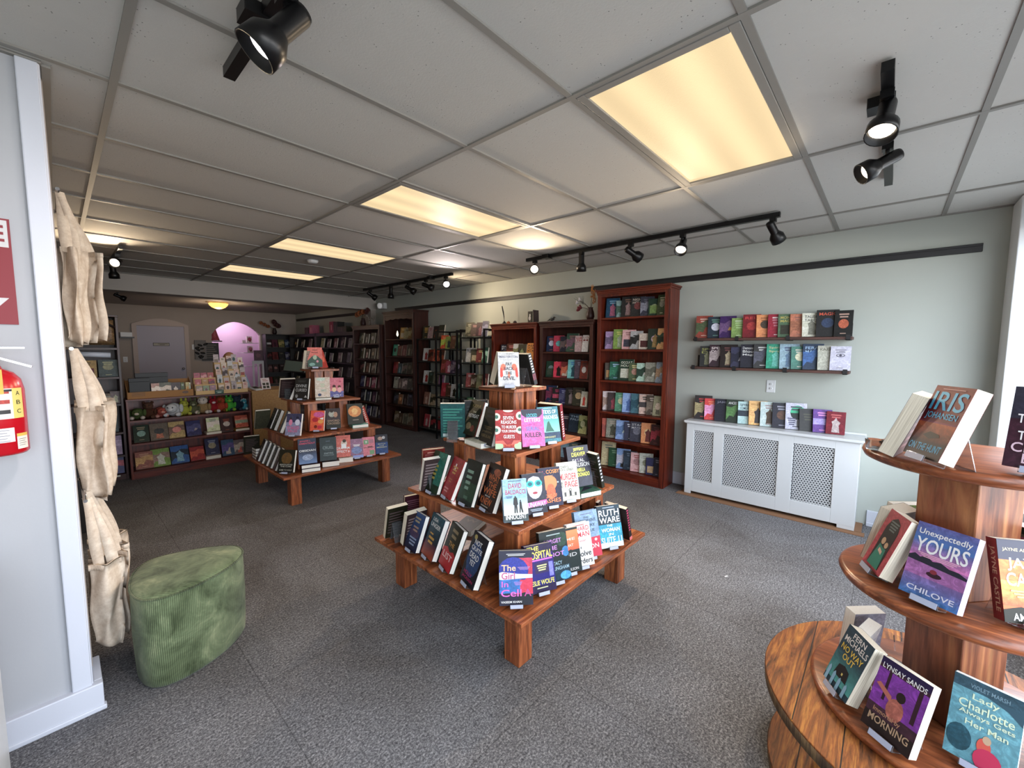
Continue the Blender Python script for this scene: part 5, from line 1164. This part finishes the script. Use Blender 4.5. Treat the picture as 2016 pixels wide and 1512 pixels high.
m = nmat('plush_fabric', 'fff', .95, spec=.1); a = N(m, 'ShaderNodeAttribute', attribute_name='Col'); f = noise(m, coords(m), 120, 3, .7)
Lk(m, mixc(m, .5, a.outputs['Color'], ramp(m, f, [(.3, '666'), (.7, 'fff')]), 'MULTIPLY'), BS(m).inputs['Base Color']); bump(m, f, .8, .004); MT['plush'] = m
for a in [('green and white soft toy with white feet', -.86, '563', 'dcb', 'lying', 1.0), ('brown soft toy behind the green one', -.765, '532', '643', 'bear', 1.0), ('orange-pink soft toy lying down', -.665, 'b54', 'd98', 'lying', .95),
          ('shaggy white soft toy', -.545, 'ddd', 'eee', 'lying', 1.25), ('yellow soft toy', -.45, 'bb2', 'cc4', 'long', .95), ('grey-green soft toy with long ears', -.36, '664', 'aa8', 'long', .9),
          ('tan soft toy with round ears and white face', -.265, 'a85', 'edc', 'bear', 1.1), ('dark red soft toy with white tag', -.165, 'a12', 'edd', 'long', .95), ('rust orange frilled soft toy', -.085, 'b42', '741', 'frill', 1.0),
          ('bright green soft toy', .0, '4b3', '9c2', 'long', 1.0), ('dark blue soft toy', .085, '234', '345', 'bear', 1.0), ('small turquoise round soft toy with big eye', .165, '4ab', 'cee', 'frill', .72)]:
    toy(a[0]+', toy shelf of the low bookcase', *a[1:])

# ------------------------------------------------------------ on top of the low bookcase
ZT = .8785
t = thing('cardboard_tray', 'long open brown cardboard tray holding boxes and prints', 'box', (-.655, 5.13, ZT))
b = MB(); b.box(-.285, .285, -.125, -.120, .0005, .075); b.box(-.285, .285, .115, .120, .0005, .19); b.box(-.285, .285, -.12, .115, 0, .004)
b.add([(-.285, -.12, 0), (-.285, .115, 0), (-.285, .115, .21), (-.285, -.12, .085), (-.281, -.12, 0), (-.281, .115, 0), (-.281, .115, .21), (-.281, -.12, .085)], [(0, 1, 2, 3), (4, 7, 6, 5), (3, 2, 6, 7), (0, 3, 7, 4)])
b.add([(.281, -.12, 0), (.281, .115, 0), (.281, .115, .21), (.281, -.12, .085), (.285, -.12, 0), (.285, .115, 0), (.285, .115, .21), (.285, -.12, .085)], [(0, 1, 2, 3), (4, 7, 6, 5), (3, 2, 6, 7), (0, 3, 7, 4)])
b.build('tray_walls', 'card', t)
b = MB(); b.add([(.21+.028*math.cos(i*.3927), -.1256, .045+.014*math.sin(i*.3927)) for i in range(16)], [tuple(range(16))], 0, C('321')); b.box(.19, .23, -.1262, -.1258, .040, .050, 0, C('86552f'))
for i in range(4): b.box(-.25, -.14, -.1259, -.1256, .03+.012*i, .034+.012*i, 0, C('6b4a2c'))
b.build('printed_mark', 'print', t)
for nm, x, y, sx, sy, z0, sz, c in (('black box standing in the cardboard tray, front one', -.83, 5.09, .085, .05, .005, .215, '100f0f'), ('dark box in the cardboard tray, behind the front one', -.71, 5.20, .14, .04, .005, .265, '1a1614')):
    t = thing('box', nm, 'box', (x, y, ZT+z0)); MB().box(-sx, sx, -sy/2, sy/2, 0, sz*.82, 0, C(c)).build('body', 'print', t, bevel=.001); MB().box(-sx-.002, sx+.002, -sy/2-.002, sy/2+.002, sz*.825, sz, 0, C(c)).build('lid', 'print', t, bevel=.001)
for i, (x, w_, h, it) in enumerate([(-.70, .07, .15, 'c98 m:fed'), (-.615, .11, .155, '665 m:edc'), (-.52, .09, .15, '544 f:edc'), (-.455, .035, .145, '563 t:ccb'), (-.41, .035, .145, 'cb7 c:d93'), (-.385, .012, .14, 'ddc t:887')]):
    d, base, sp = item(it); book('foil-wrapped '+d.replace(' book', ' print')+', %s from left' % ORD[i], 'in the cardboard tray', x, 5.055+.004*i, ZT+.006, 0, w_, h, .012, base, sp, tilt=6, near=False, group='prints in the cardboard tray', cat='print', name='framed_print')
# card racks: stepped kraft displays
def card_rack(label, x0, x1, steps, z, y0=5.02, dy=.045, dz=.075, hw='kraft'):
    t = thing('card_rack', label, 'card rack', ((x0+x1)/2, y0, z)); w_ = (x1-x0)/2
    for i in range(steps):
        b = MB(); b.box(-w_, w_, dy*i, dy*i+.004, 0.0005+(dz*(i-1)+.03 if i else 0), dz*i+.045); b.box(-w_, w_, dy*i+.0041, dy*(i+1)-.001, dz*i+.0005, dz*i+.004); b.build('step', hw, t)
    for s in (-w_-.003, w_):
        b = MB(); V = []
        for i in range(steps): V += [(dy*i, dz*i+.05), (dy*(i+1), dz*i+.05)]
        pts = [(0, 0)]+V+[(dy*steps, 0)]
        b.add([(s, y, z_) for y, z_ in pts]+[(s+.003, y, z_) for y, z_ in pts], [tuple(range(len(pts))), tuple(range(2*len(pts)-1, len(pts)-1, -1))])
        b.build('side_wall', hw, t)
    return t
card_rack('low kraft card rack of pink and mixed sticker packs', -.345, -.125, 3, ZT)
card_rack('tall kraft card rack full of greeting cards', -.115, .190, 5, ZT, dz=.082)
G = 'greeting cards in the tall kraft rack'; k = 0
cols = ['edc', 'ddd', 'ecb', 'dcc', 'cbb', 'edc']
for i in range(5):
    for j in range(5):
        x = -.088+.063*j+.004*((i*3+j) % 3); k += 1
        hh = .10+.02*((i*2+j) % 3); c = cols[(i+j*2) % 6]; ac = ['987', '544', '766', '355', 'b54', 'a97'][(i*3+j) % 6]
        d, base, sp = item('%s %s:%s' % (c, 'mcfpt'[(i*2+j) % 5], ac))
        book('%s, %s from left, %s row up' % (d.replace(' book', ' greeting card'), ORD[j], ORD[i]), 'tall rack', x, 5.028+.045*i, ZT+.082*i+.0045, 0, .054, hh, .006, base, sp, tilt=5, near=False, group=G, cat='greeting card', name='greeting_card')
G = 'sticker packs in the low kraft rack'
for i in range(3):
    for j in range(3):
        c = ['a98', '9a8', 'a89'][j] if i == 0 else ['c66', 'c95', 'c56'][j] if i == 1 else ['c67', 'b56', 'c66'][j]
        d, base, sp = item('%s %s:%s' % (c, 'mft'[(i+j) % 3], ['dba', '856', 'eaa'][(i*2+j) % 3]))
        book('%s, %s from left, %s row up' % (d.replace(' book', ' sticker pack'), ORD[j], ORD[i]), 'low rack', -.307+.067*j, 5.028+.045*i, ZT+.075*i+.0045, 0, .060, .10, .008, base, sp, tilt=5, near=False, group=G, cat='sticker pack', name='sticker_pack')
t = thing('price_sign', 'small dark green price sign on the low bookcase top, between card racks', 'sign', (-.118, 5.004, ZT))
b = MB(); b.box(-.045, .045, -.004, 0, 0, .05, 0, C('354')); b.box(-.035, .035, -.0045, -.0042, .030, .034, 0, C('bcb')); b.box(-.02, .02, -.0045, -.0042, .012, .022, 0, C('bcb')); b.build('sign_board', 'print', t)
# tan counter with the items on it
t = thing('counter', 'tan fibreboard counter right of the low bookcase', 'counter', (.52, 5.28, 0))
MB().box(-.29, .29, -.27, -.25, 0, .865).build('front_panel', 'tan', t); MB().box(-.29, .29, -.249, .27, 0, .865).build('body', 'tan', t); MB().box(-.295, .30, -.28, .28, .866, .885).build('top', 'tan', t, bevel=.002)
t = thing('card_reader', 'small white card reader on the tan counter', 'card reader', (.31, 5.12, .892), (R(12), 0, R(15)))
MB().box(-.045, .045, -.075, .075, 0, .022).build('housing', 'white', t, bevel=.006); MB().box(-.034, .034, -.02, .06, .0221, .0235).build('screen', 'dark', t)
t = thing('counter_sign', 'small cream easel sign with dark pictures on the counter', 'sign', (.44, 5.14, .8865), (R(-18), 0, R(8)))
b = MB(); b.box(-.055, .055, -.004, 0, 0, .155, 0, C('edd')); 
for i in range(4): b.box(-.04+.045*(i % 2), -.005+.045*(i % 2), -.0046, -.0042, .012+.042*(i//2), .045+.042*(i//2), 0, C('443', .4))
b.box(-.03, .035, -.0046, -.0042, .11, .118, 0, C('b76')); b.box(-.035, .02, -.0046, -.0042, .13, .137, 0, C('b76')); b.build('sign_board', 'print', t)
t = thing('desk', 'dark desk behind the tan counter', 'desk', (1.15, 5.9, 0))
MB().box(-.55, .55, -.35, .35, .70, .735).build('desk_top', 'inkx', t)
for sx in (-.5, .46):
    for sy in (-.32, .28): MB().box(sx, sx+.04, sy, sy+.04, 0, .699).build('leg', 'inkz', t)
t = thing('monitor', 'dark monitor with tilted green screen behind the back table', 'monitor', (.97, 5.62, .737), (0, 0, R(-25)))
MB().box(-.09, .09, -.06, .06, 0, .012).tube((0, 0, .012), (0, .01, .33), .014).build('stand', 'dark', t)
b = MB(); b.xf = Matrix.Translation((0, 0, .42)) @ Matrix.Rotation(R(-35), 4, 'X') @ Matrix.Rotation(R(8), 4, 'Y'); b.box(-.13, .13, -.01, .015, -.095, .095); b.build('housing', 'dark', t, bevel=.003)
b = MB(); b.xf = Matrix.Translation((0, 0, .42)) @ Matrix.Rotation(R(-35), 4, 'X') @ Matrix.Rotation(R(8), 4, 'Y'); b.box(-.122, .122, -.0125, -.0103, -.088, .088, 0, C('465753')); b.build('screen', 'print', t)
t = thing('printer', 'black printer on the desk behind the tan counter', 'printer', (.80, 5.80, .737)); MB().box(-.16, .12, -.12, .14, 0, .16).build('housing', 'dark', t, bevel=.015); MB().box(-.12, .08, -.16, -.121, .05, .056).build('paper_tray', 'white', t)

# person seated behind the counter, head bowed: only the crown shows above the cards
def mskin(name, pts, edges, rad, mat, par):
    me = bpy.data.meshes.new(name); me.from_pydata(pts, edges, [])
    o = bpy.data.objects.new(name, me); COL.objects.link(o); o.parent = par; me.materials.append(MT[mat])
    import bmesh
    bm = bmesh.new(); bm.from_mesh(me); L = bm.verts.layers.skin.verify()
    for v, r in zip(bm.verts, rad): v[L].radius = r if isinstance(r, tuple) else (r, r); v[L].use_root = v.index == 0
    bm.to_mesh(me); bm.free()
    s = o.modifiers.new('skin', 'SKIN'); s.use_smooth_shade = True
    u = o.modifiers.new('sub', 'SUBSURF'); u.levels = 2; u.render_levels = 2
    return o
pr = thing('person', 'bald person in a pale blue top bent forward behind the card racks', 'person', (.22, 6.05, 0))
ch = thing('chair', 'dark chair under the person behind the counter', 'chair', (.22, 6.13, 0))
MB().box(-.22, .22, -.02, .42, .375, .41).build('seat', 'dark', ch, bevel=.01); MB().box(-.21, .21, .38, .41, .55, .95).build('backrest', 'dark', ch, bevel=.01)
for sx in (-.2, .16):
    for sy in (0, .37): MB().box(sx, sx+.035, sy, sy+.035, 0, .374).build('leg', 'dark', ch)
# body: pelvis, spine, neck, arms resting on the thighs, legs
P = [(0, .22, .56), (0, .17, .72), (0, .06, .92), (0, -.02, 1.06), (0, -.07, 1.13),
     (-.17, -.01, 1.05), (-.24, -.03, .84), (-.17, -.23, .74), (.17, -.01, 1.05), (.24, -.03, .84), (.17, -.23, .74),
     (-.10, .18, .55), (-.14, -.22, .54), (-.14, -.22, .10), (-.15, -.33, .05), (.10, .18, .55), (.14, -.22, .54), (.14, -.22, .10), (.15, -.33, .05)]
E_ = [(0, 1), (1, 2), (2, 3), (3, 4), (3, 5), (5, 6), (6, 7), (3, 8), (8, 9), (9, 10), (0, 11), (11, 12), (12, 13), (13, 14), (0, 15), (15, 16), (16, 17), (17, 18)]
rr = [(.15, .12), (.14, .10), (.16, .11), (.10, .08), .055, .062, .048, .034, .062, .048, .034, .085, .062, .045, .04, .085, .062, .045, .04]
mskin('clothing', P, E_, rr, 'shirt', pr)
b = MB(); hc = (0, -.13, 1.27); tl = Matrix.Rotation(R(38), 3, 'X').to_quaternion()
b.ell(hc, (.076, .097, .108), 0, None, 28, 18, tl); b.ell((0, -.175, 1.235), (.06, .06, .07), 0, None, 20, 12, tl); b.tube((0, -.05, 1.12), (0, -.11, 1.22), .052, .05, 16)
b.ell((0, -.232, 1.225), (.012, .018, .024), 0, None, 10, 8, tl)
for sx in (-1, 1): b.ell((sx*.078, -.12, 1.25), (.010, .022, .032), 0, None, 12, 8, tl)
hd = b.build('head', 'skin', pr)
e = MB()
for sx in (-1, 1): e.ell((sx*.03, -.222, 1.252), (.012, .006, .006), 0, C('322'), 10, 6)
e.ell((0, -.222, 1.185), (.022, .006, .005), 0, C('844'), 10, 6); e.build('facial_features', 'print', hd)
for sx in (-1, 1):
    b = MB(); wx = sx*.17; b.ell((wx-sx*.01, -.285, .735), (.038, .052, .016), 0, None, 14, 8)
    for k in range(4): a = Vector((wx-sx*.01+(k-1.5)*.019, -.325, .735)); q = a+Vector((0, -.035+.004*abs(k-1.5), -.006)); r_ = q+Vector((0, -.018, -.020)); b.path([a, q, r_], .0082, 8)
    b.path([(wx-sx*.04, -.28, .735), (wx-sx*.066, -.305, .732), (wx-sx*.07, -.33, .722)], .009, 8)
    b.build('hand', 'skin', pr)
# alcove contents, decorations on top of the cases, far wall items
def dec(name, label, cat, loc, parts, rz=0, group=None):
    t = thing(name, label, cat, loc, (0, 0, rz), group)
    for nm, b, m in parts: b.build(nm, m, t)
    return t
t = thing('alcove_shelves', 'white shelves inside the lit lilac alcove at its right side', 'shelf', (2.03, 11.5, 0))
for z in (1.30, 1.55, .95): MB().box(-.22, .38, -.25, .30, z-.012, z).build('shelf_board', 'white', t)
for i, (x, z, c, nm) in enumerate([(1.98, 1.5505, 'a35', 'pink flower picture box on the upper alcove shelf'), (1.99, 1.3005, 'b57', 'pink flower picture box on the lower alcove shelf'), (1.86, 1.5505, 'edd', 'small white box on the upper alcove shelf')]):
    b = MB(); w_ = .06 if i < 2 else .035; h = .17 if i < 2 else .07
    b.box(-w_, w_, -.03, .03, 0, h, 0, C('dcc')); 
    if i < 2: b.ell((0, -.031, h*.55), (.045, .003, .05), 0, C(c, .5)); b.ell((.01, -.033, h*.3), (.02, .002, .025), 0, C('723', .5))
    tag(b.build('decor_box', 'print', None, (x, 11.36, z)), nm, 'box')
t = thing('hanging_dress', 'small pink floral hanging lamp-like ornament at the alcove left edge', 'ornament', (1.17, YB+.05, 1.60))
t['label'] = 'pink floral cone-shaped ornament at the left edge of the lit alcove'; t.name = 'cone_ornament'
MB().lathe([(.10, 0), (.03, .26), (.005, .30)], n=20, mi=0, col=C('c56', .6)).build('cone', 'print', t); MB().box(-.10, .14, -.03, .08, -.03, -.005, 0, C('544')).build('ledge', 'print', t)
t = dec('chalkboard', 'black menu board with pale writing marks left of the alcove', 'sign', (1.05, YB-.03, 1.12), [('board', MB().box(-.17, .17, -.01, .01, 0, .42, 0, C('23211f')), 'print')])
b = MB()
for i in range(7): b.box(-.13+.02*(i % 3), .12-.025*((i*2) % 3), -.0125, -.0105, .36-.05*i, .375-.05*i, 0, C('776e62'))
b.build('writing', 'print', t)
b = MB()
for i in range(9): p = (rnd.uniform(-.10, .10), rnd.uniform(-.03, .0), rnd.uniform(.0, .38)); b.ell(p, (.05, .02, .025), 0, C('222'), rot=Matrix.Rotation(rnd.uniform(-1, 1), 3, 'Y').to_quaternion())
b.box(-.11, .11, -.01, .015, -.02, .42, 0, C('6f6a66'))
tag(b.build('sunglasses_rack', 'print', None, (.86, YB-.05, 1.18)), 'small rack of dark sunglasses on the far wall right of the door', 'display rack')
t = dec('paper_dispenser', 'white towel dispenser on a black bracket beside the door', 'dispenser', (-.40, YB-.02, 1.62), [('housing', MB().box(-.10, .08, -.14, 0, .03, .12), 'white'), ('bracket', MB().box(-.11, .11, -.15, 0, 0, .028), 'dark')])
t = dec('slatted_gate', 'white slatted panel standing right of the card racks by the alcove', 'panel', (2.02, 10.88, 0), [('frame', MB().box(-.13, .13, -.015, .015, 0, .10).box(-.13, .13, -.015, .015, 1.02, 1.10).box(-.13, -.09, -.014, .014, .1, 1.02).box(.09, .13, -.014, .014, .1, 1.02).box(-.02, .02, -.014, .014, .1, 1.02), 'white')])
book('wine-red picture book', 'leaning on the white slatted panel', 2.02, 10.82, 1.1015, -4, .19, .26, .02, '645', 'E .5 .5 .3 .2 856~', tilt=6, near=False)
# decorated vases: name, position, flowers
def vase(label, loc, h, col, blooms, stems, s=1.0):
    t = thing('vase', label, 'vase', loc)
    MB().lathe([(.001, 0), (.035*s, 0), (.05*s, .04*s), (.045*s, h*.6), (.028*s, h*.9), (.034*s, h), (.030*s, h), (.024*s, h*.9)], n=22, col=C(col)).build('pot', 'print', t)
    b = MB()
    for (x, y, z) in stems: b.path([(0, 0, h*.8), (x*.5, y*.5, h+(z-h)*.55), (x, y, z)], .0025, 5, 0, C('4a3a22'))
    b.build('stems', 'print', t)
    for nm, c, pts, r in blooms:
        for (x, y, z) in pts:
            b = MB()
            if nm == 'plume':
                for k in range(26): u = k/26; a = rnd.uniform(0, 6.28); b.ell((x+.018*math.cos(a)*(1-u*.5), y+.018*math.sin(a)*(1-u*.5), z+u*.15), (.005, .004, .016), 0, C(c, .3), 6, 4, Matrix.Rotation(rnd.uniform(-.7, .7), 3, 'Y').to_quaternion())
            elif nm == 'twig_spray':
                for k in range(14): a = rnd.uniform(1.6, 4.4); q = (x+.09*math.cos(a)*rnd.uniform(.5, 1), y+rnd.uniform(-.03, .09), z+.09*math.sin(a*.8)); b.tube((x, y, z), q, .0018, .0008, 4, 0, C(c))
            else:
                for k in range(11): a = k*.5712; b.ell((x+r*.55*math.cos(a), y+r*.3*math.sin(a*1.7), z+r*.55*math.sin(a)), (r*.42, r*.3, r*.34), 0, C(c, .3), 8, 5)
            b.build(nm, 'print', t)
vase('dark vase with orange plume, white and wine-red flowers on dark brown bookcase', (2.86, 1.66, 1.782), .15, '3a1f1a', [('plume', 'd8862a', [(.0, -.02, .26), (.01, -.045, .20)], 0), ('white_bloom', 'e6e0e0', [(-.02, .14, .25), (-.03, .17, .22)], .03), ('red_bloom', '7a2530', [(-.03, .15, .14), (-.02, .13, .16)], .035), ('twig_spray', '4c5258', [(0, .10, .20)], 0)],
     [(0, -.02, .28), (.01, -.045, .25), (-.02, .14, .24), (-.03, .16, .15), (0, .10, .20)])
vase('dark vase with dried orange flowers on the arched bookcase', (2.78, 6.9, 1.872), .16, '3c2222', [('orange_bloom', 'b0602c', [(-.05, .05, .26), (-.02, -.05, .29), (.03, .10, .30), (-.04, .16, .24)], .06), ('dark_bloom', '5e2620', [(0, -.14, .28), (.0, -.20, .32), (0, .02, .36)], .05)],
     [(-.05, .05, .24), (-.02, -.05, .26), (0, -.16, .27), (0, .02, .33)], 1.1)
vase('dark vase with rust dried leaves on the far black shelving', (2.42, 10.83, 1.777), .16, '2a1a1a', [('rust_bloom', 'a05a28', [(-.22, 0, .24), (-.30, 0, .28), (-.14, 0, .20)], .05), ('dark_bloom', '4a2226', [(.04, 0, .26), (.10, 0, .22), (.0, 0, .32)], .07)],
     [(-.28, 0, .26), (-.14, 0, .2), (.04, 0, .24), (.1, 0, .2)], 1.1)
# small things on top of the reddish and dark brown cases
dec('quill_and_inkwell', 'feather quill standing in a small dark inkwell on the reddish bookcase', 'ornament', (2.86, 3.06, 1.782), [('inkwell', MB().lathe([(.001, 0), (.026, 0), (.03, .02), (.012, .035), (.013, .045), (.001, .045)], n=18), 'dark'),
    ('quill', MB().add([(0, .002, .03), (-.004, .014, .12), (-.008, .032, .19), (-.014, .040, .25), (-.010, .030, .26), (.0, .012, .18), (.002, .002, .11)], [(0, 1, 2, 3, 4, 5, 6)], 0).add([(.003, .002, .03), (-.001, .014, .12), (-.005, .032, .19), (-.011, .040, .25), (-.007, .030, .26), (.003, .012, .18), (.005, .002, .11)], [(0, 1, 2, 3, 4, 5, 6)], 0), 'blackp')])
def pumpkin(label, loc, r, c):
    t = thing('pumpkin', label, 'pumpkin', loc); b = MB(); n = 32; m_ = 10; V = []
    for j in range(m_+1):
        th = math.pi*j/m_
        for i in range(n): a = 6.2832*i/n; q = r*math.sin(th)*(1-.10*abs(math.cos(a*4))); V.append((q*math.cos(a), q*math.sin(a), r*.72*(1+math.cos(th))))
    b.add(V, [(j*n+i, j*n+(i+1) % n, (j+1)*n+(i+1) % n, (j+1)*n+i) for j in range(m_) for i in range(n)], 0, C(c), True); b.build('body', 'print', t)
    MB().tube((0, 0, r*1.40), (r*.15, 0, r*1.75), r*.13, r*.08, 8, 0, C('553')).build('stem', 'print', t)
pumpkin('small orange pumpkin on top of the reddish bookcase', (2.86, 2.98, 1.782), .028, 'b85a1c')
pumpkin('small dark pumpkin right of the orange one on the reddish bookcase', (2.86, 2.86, 1.782), .028, '2c1c1e')
t = dec('silhouette_picture', 'small black picture with white silhouette on the reddish bookcase', 'picture', (2.86, 2.585, 1.782), [('board', MB().box(-.006, .006, -.035, .035, 0, .155, 0, C('1c1a1a')), 'print')])
b = MB(); b.ell((-.0065, 0, .105), (.001, .014, .018), 0, C('ddd')); b.ell((-.0065, .004, .065), (.001, .020, .03), 0, C('ddd')); b.build('silhouette', 'print', t)
book('thin cream book', 'standing edge-on beside the silhouette picture', 2.86, 2.48, 1.7815, 0, .11, .165, .012, '433', '', tilt=2, near=False)
dec('bird_figurine', 'small black bird figurine on top of the dark brown bookcase', 'figurine', (2.86, 2.22, 1.782), [('body', MB().ell((0, 0, .035), (.016, .035, .018), 0, None, 14, 8).ell((0, -.03, .055), (.012, .014, .012)).tube((0, -.042, .055), (0, -.062, .052), .005, .001, 6).tube((0, .03, .035), (0, .075, .02), .010, .004, 8).tube((0, 0, 0), (0, 0, .02), .003, .003, 6), 'blackp')])
dec('skeleton_figurine', 'pale bone-like branching ornament on top of the arched bookcase', 'figurine', (2.78, 6.55, 1.872), [('body', MB().path([(0, .12, 0), (0, .10, .10), (0, .02, .15), (0, -.08, .12), (0, -.10, 0)], .008).path([(0, .10, .10), (0, .16, .2), (0, .2, .18)], .006).path([(0, -.08, .12), (0, -.14, .19)], .006).ell((0, .2, .2), (.02, .03, .022)), nmat('bone', '9a9488', .7))])
for i, (y, h, c, nm) in enumerate([(9.35, .20, 'c68', 'bright pink gift box on top of the farther black shelving'), (9.62, .15, '533', 'dark flowered box on the farther black shelving, left of the pink one'), (8.25, .24, 'a35', 'deep pink box on top of the nearer black shelving'), (8.05, .23, '333', 'dark box beside the deep pink box on the black shelving'), (7.75, .12, '443', 'low dark box on top of the nearer black shelving')]):
    b = MB(); b.box(-.08, .08, -.10 if i != 4 else -.2, .10 if i != 4 else .2, 0, h, 0, C(c, .35)); b.box(-.082, .082, -.02, .02, h*.2, h*.7, 0, C('eab' if i in (0, 2) else '655', .5))
    tag(b.build('box', 'print', None, (2.82, y, 1.777)), nm, 'box')
# candle bulbs glowing in the scalloped case and on the farther metal unit
for loc, nm in (((2.78, 5.66, ZA[0]), 'small lit flame bulb on the top shelf of the scalloped bookcase'), ((2.86, 4.565, ZRA[0]), 'lit flame bulb on top of the farther metal unit')):
    t = thing('flame_lamp', nm, 'lamp', (loc[0], loc[1], loc[2]+.001)); MB().lathe([(.001, 0), (.022, 0), (.022, .012), (.008, .02), (.008, .05), (.001, .05)], n=16).build('base', 'dark', t)
    MB().lathe([(.001, .05), (.013, .065), (.017, .09), (.012, .12), (.001, .155)], n=16).build('bulb', 'candle', t)
# tower top, far left: jug-like dark urn, props, tapestry
dec('speaker', 'tall black box-like urn on top of the narrow dark tower', 'urn', (-1.25, 5.25, 1.777), [('body', MB().lathe([(.001, 0), (.075, 0), (.08, .02), (.072, .19), (.06, .205), (.001, .205)], n=20), 'blackp')]).name = 'urn'
dec('dark_ornament', 'small dark candle holder beside the black urn', 'ornament', (-1.12, 5.24, 1.777), [('body', MB().lathe([(.001, 0), (.035, 0), (.03, .02), (.012, .03), (.02, .075), (.032, .085), (.001, .085)], n=16), 'blackp')])
t = thing('map_scroll', 'aged brown parchment map draped over the top shelf of the tower', 'map', (-1.17, 5.088, 1.44))
b = MB(); n = 14; V = []
for j in range(8):
    for i in range(n+1): u = i/n; v = j/7; V.append((-.19+.36*u, -.006-.022*math.sin(v*3)-.006*math.sin(u*9+v*2), .02+.285*v-.05*(v > .8)*abs(u-.5)))
b.add(V, [(j*(n+1)+i, j*(n+1)+i+1, (j+1)*(n+1)+i+1, (j+1)*(n+1)+i) for j in range(7) for i in range(n)], 0, C('8a6a42', .9), True)
o = b.build('parchment', 'print', t); so = o.modifiers.new('s', 'SOLIDIFY'); so.thickness = .003
MB().ell((-.14, -.03, .26), (.05, .012, .03), 0, C('4a2622')).ell((.08, -.03, .27), (.055, .012, .028), 0, C('3a2018')).path([(.08, -.03, .27), (.18, -.03, .20)], .012, 8, 0, C('2a1a16')).build('figures', 'print', t)
dec('paper_roll', 'white rolled paper lying on the second shelf of the narrow tower', 'paper roll', (-1.15, 5.16, ZN[1]+.245), [('roll', MB().tube((-.115, 0, 0), (.115, 0, -.012), .027, .027, 20), nmat('white_paper', 'd4dcea', .7))])['label'] = 'white rolled paper under the parchment map in the narrow tower'
dec('wine_red_pouch', 'wine-red cloth pouch at the left of the second tower shelf', 'pouch', (-1.26, 5.112, ZN[1]+.001), [('body', MB().ell((0, 0, .032), (.075, .022, .032), 0, C('7a2c40', .3), 18, 10), 'print')])
t = dec('shelf_tag', 'white price strip on the bottom shelf of the narrow tower', 'price tag', (-1.07, 5.092, ZN[5]-.018), [('strip', MB().box(-.035, .035, -.003, 0, 0, .016, 0, C('eed')), 'print')])
# wall-side trims of light: small blue box on top of the dark table left
dec('pillow_box', 'grey fabric bin on the floor behind the round display', 'bin', (2.72, -1.40, 0), [('body', MB().lathe([(.001, 0), (.11, 0), (.13, .36), (.125, .36), (.106, .01)], n=24), nmat('grey_fabric', '8a8c90', .9))]).name = 'fabric_bin'
MB().box(-.012, .012, -.004, .004, 0, .002, 0, C('eee')).build('paper_scrap', 'print', None, (1.371, -.305, .0008), (0, 0, R(-20)))
tag(bpy.data.objects['paper_scrap'], 'tiny white scrap of lint lying on the open grey carpet', 'scrap')
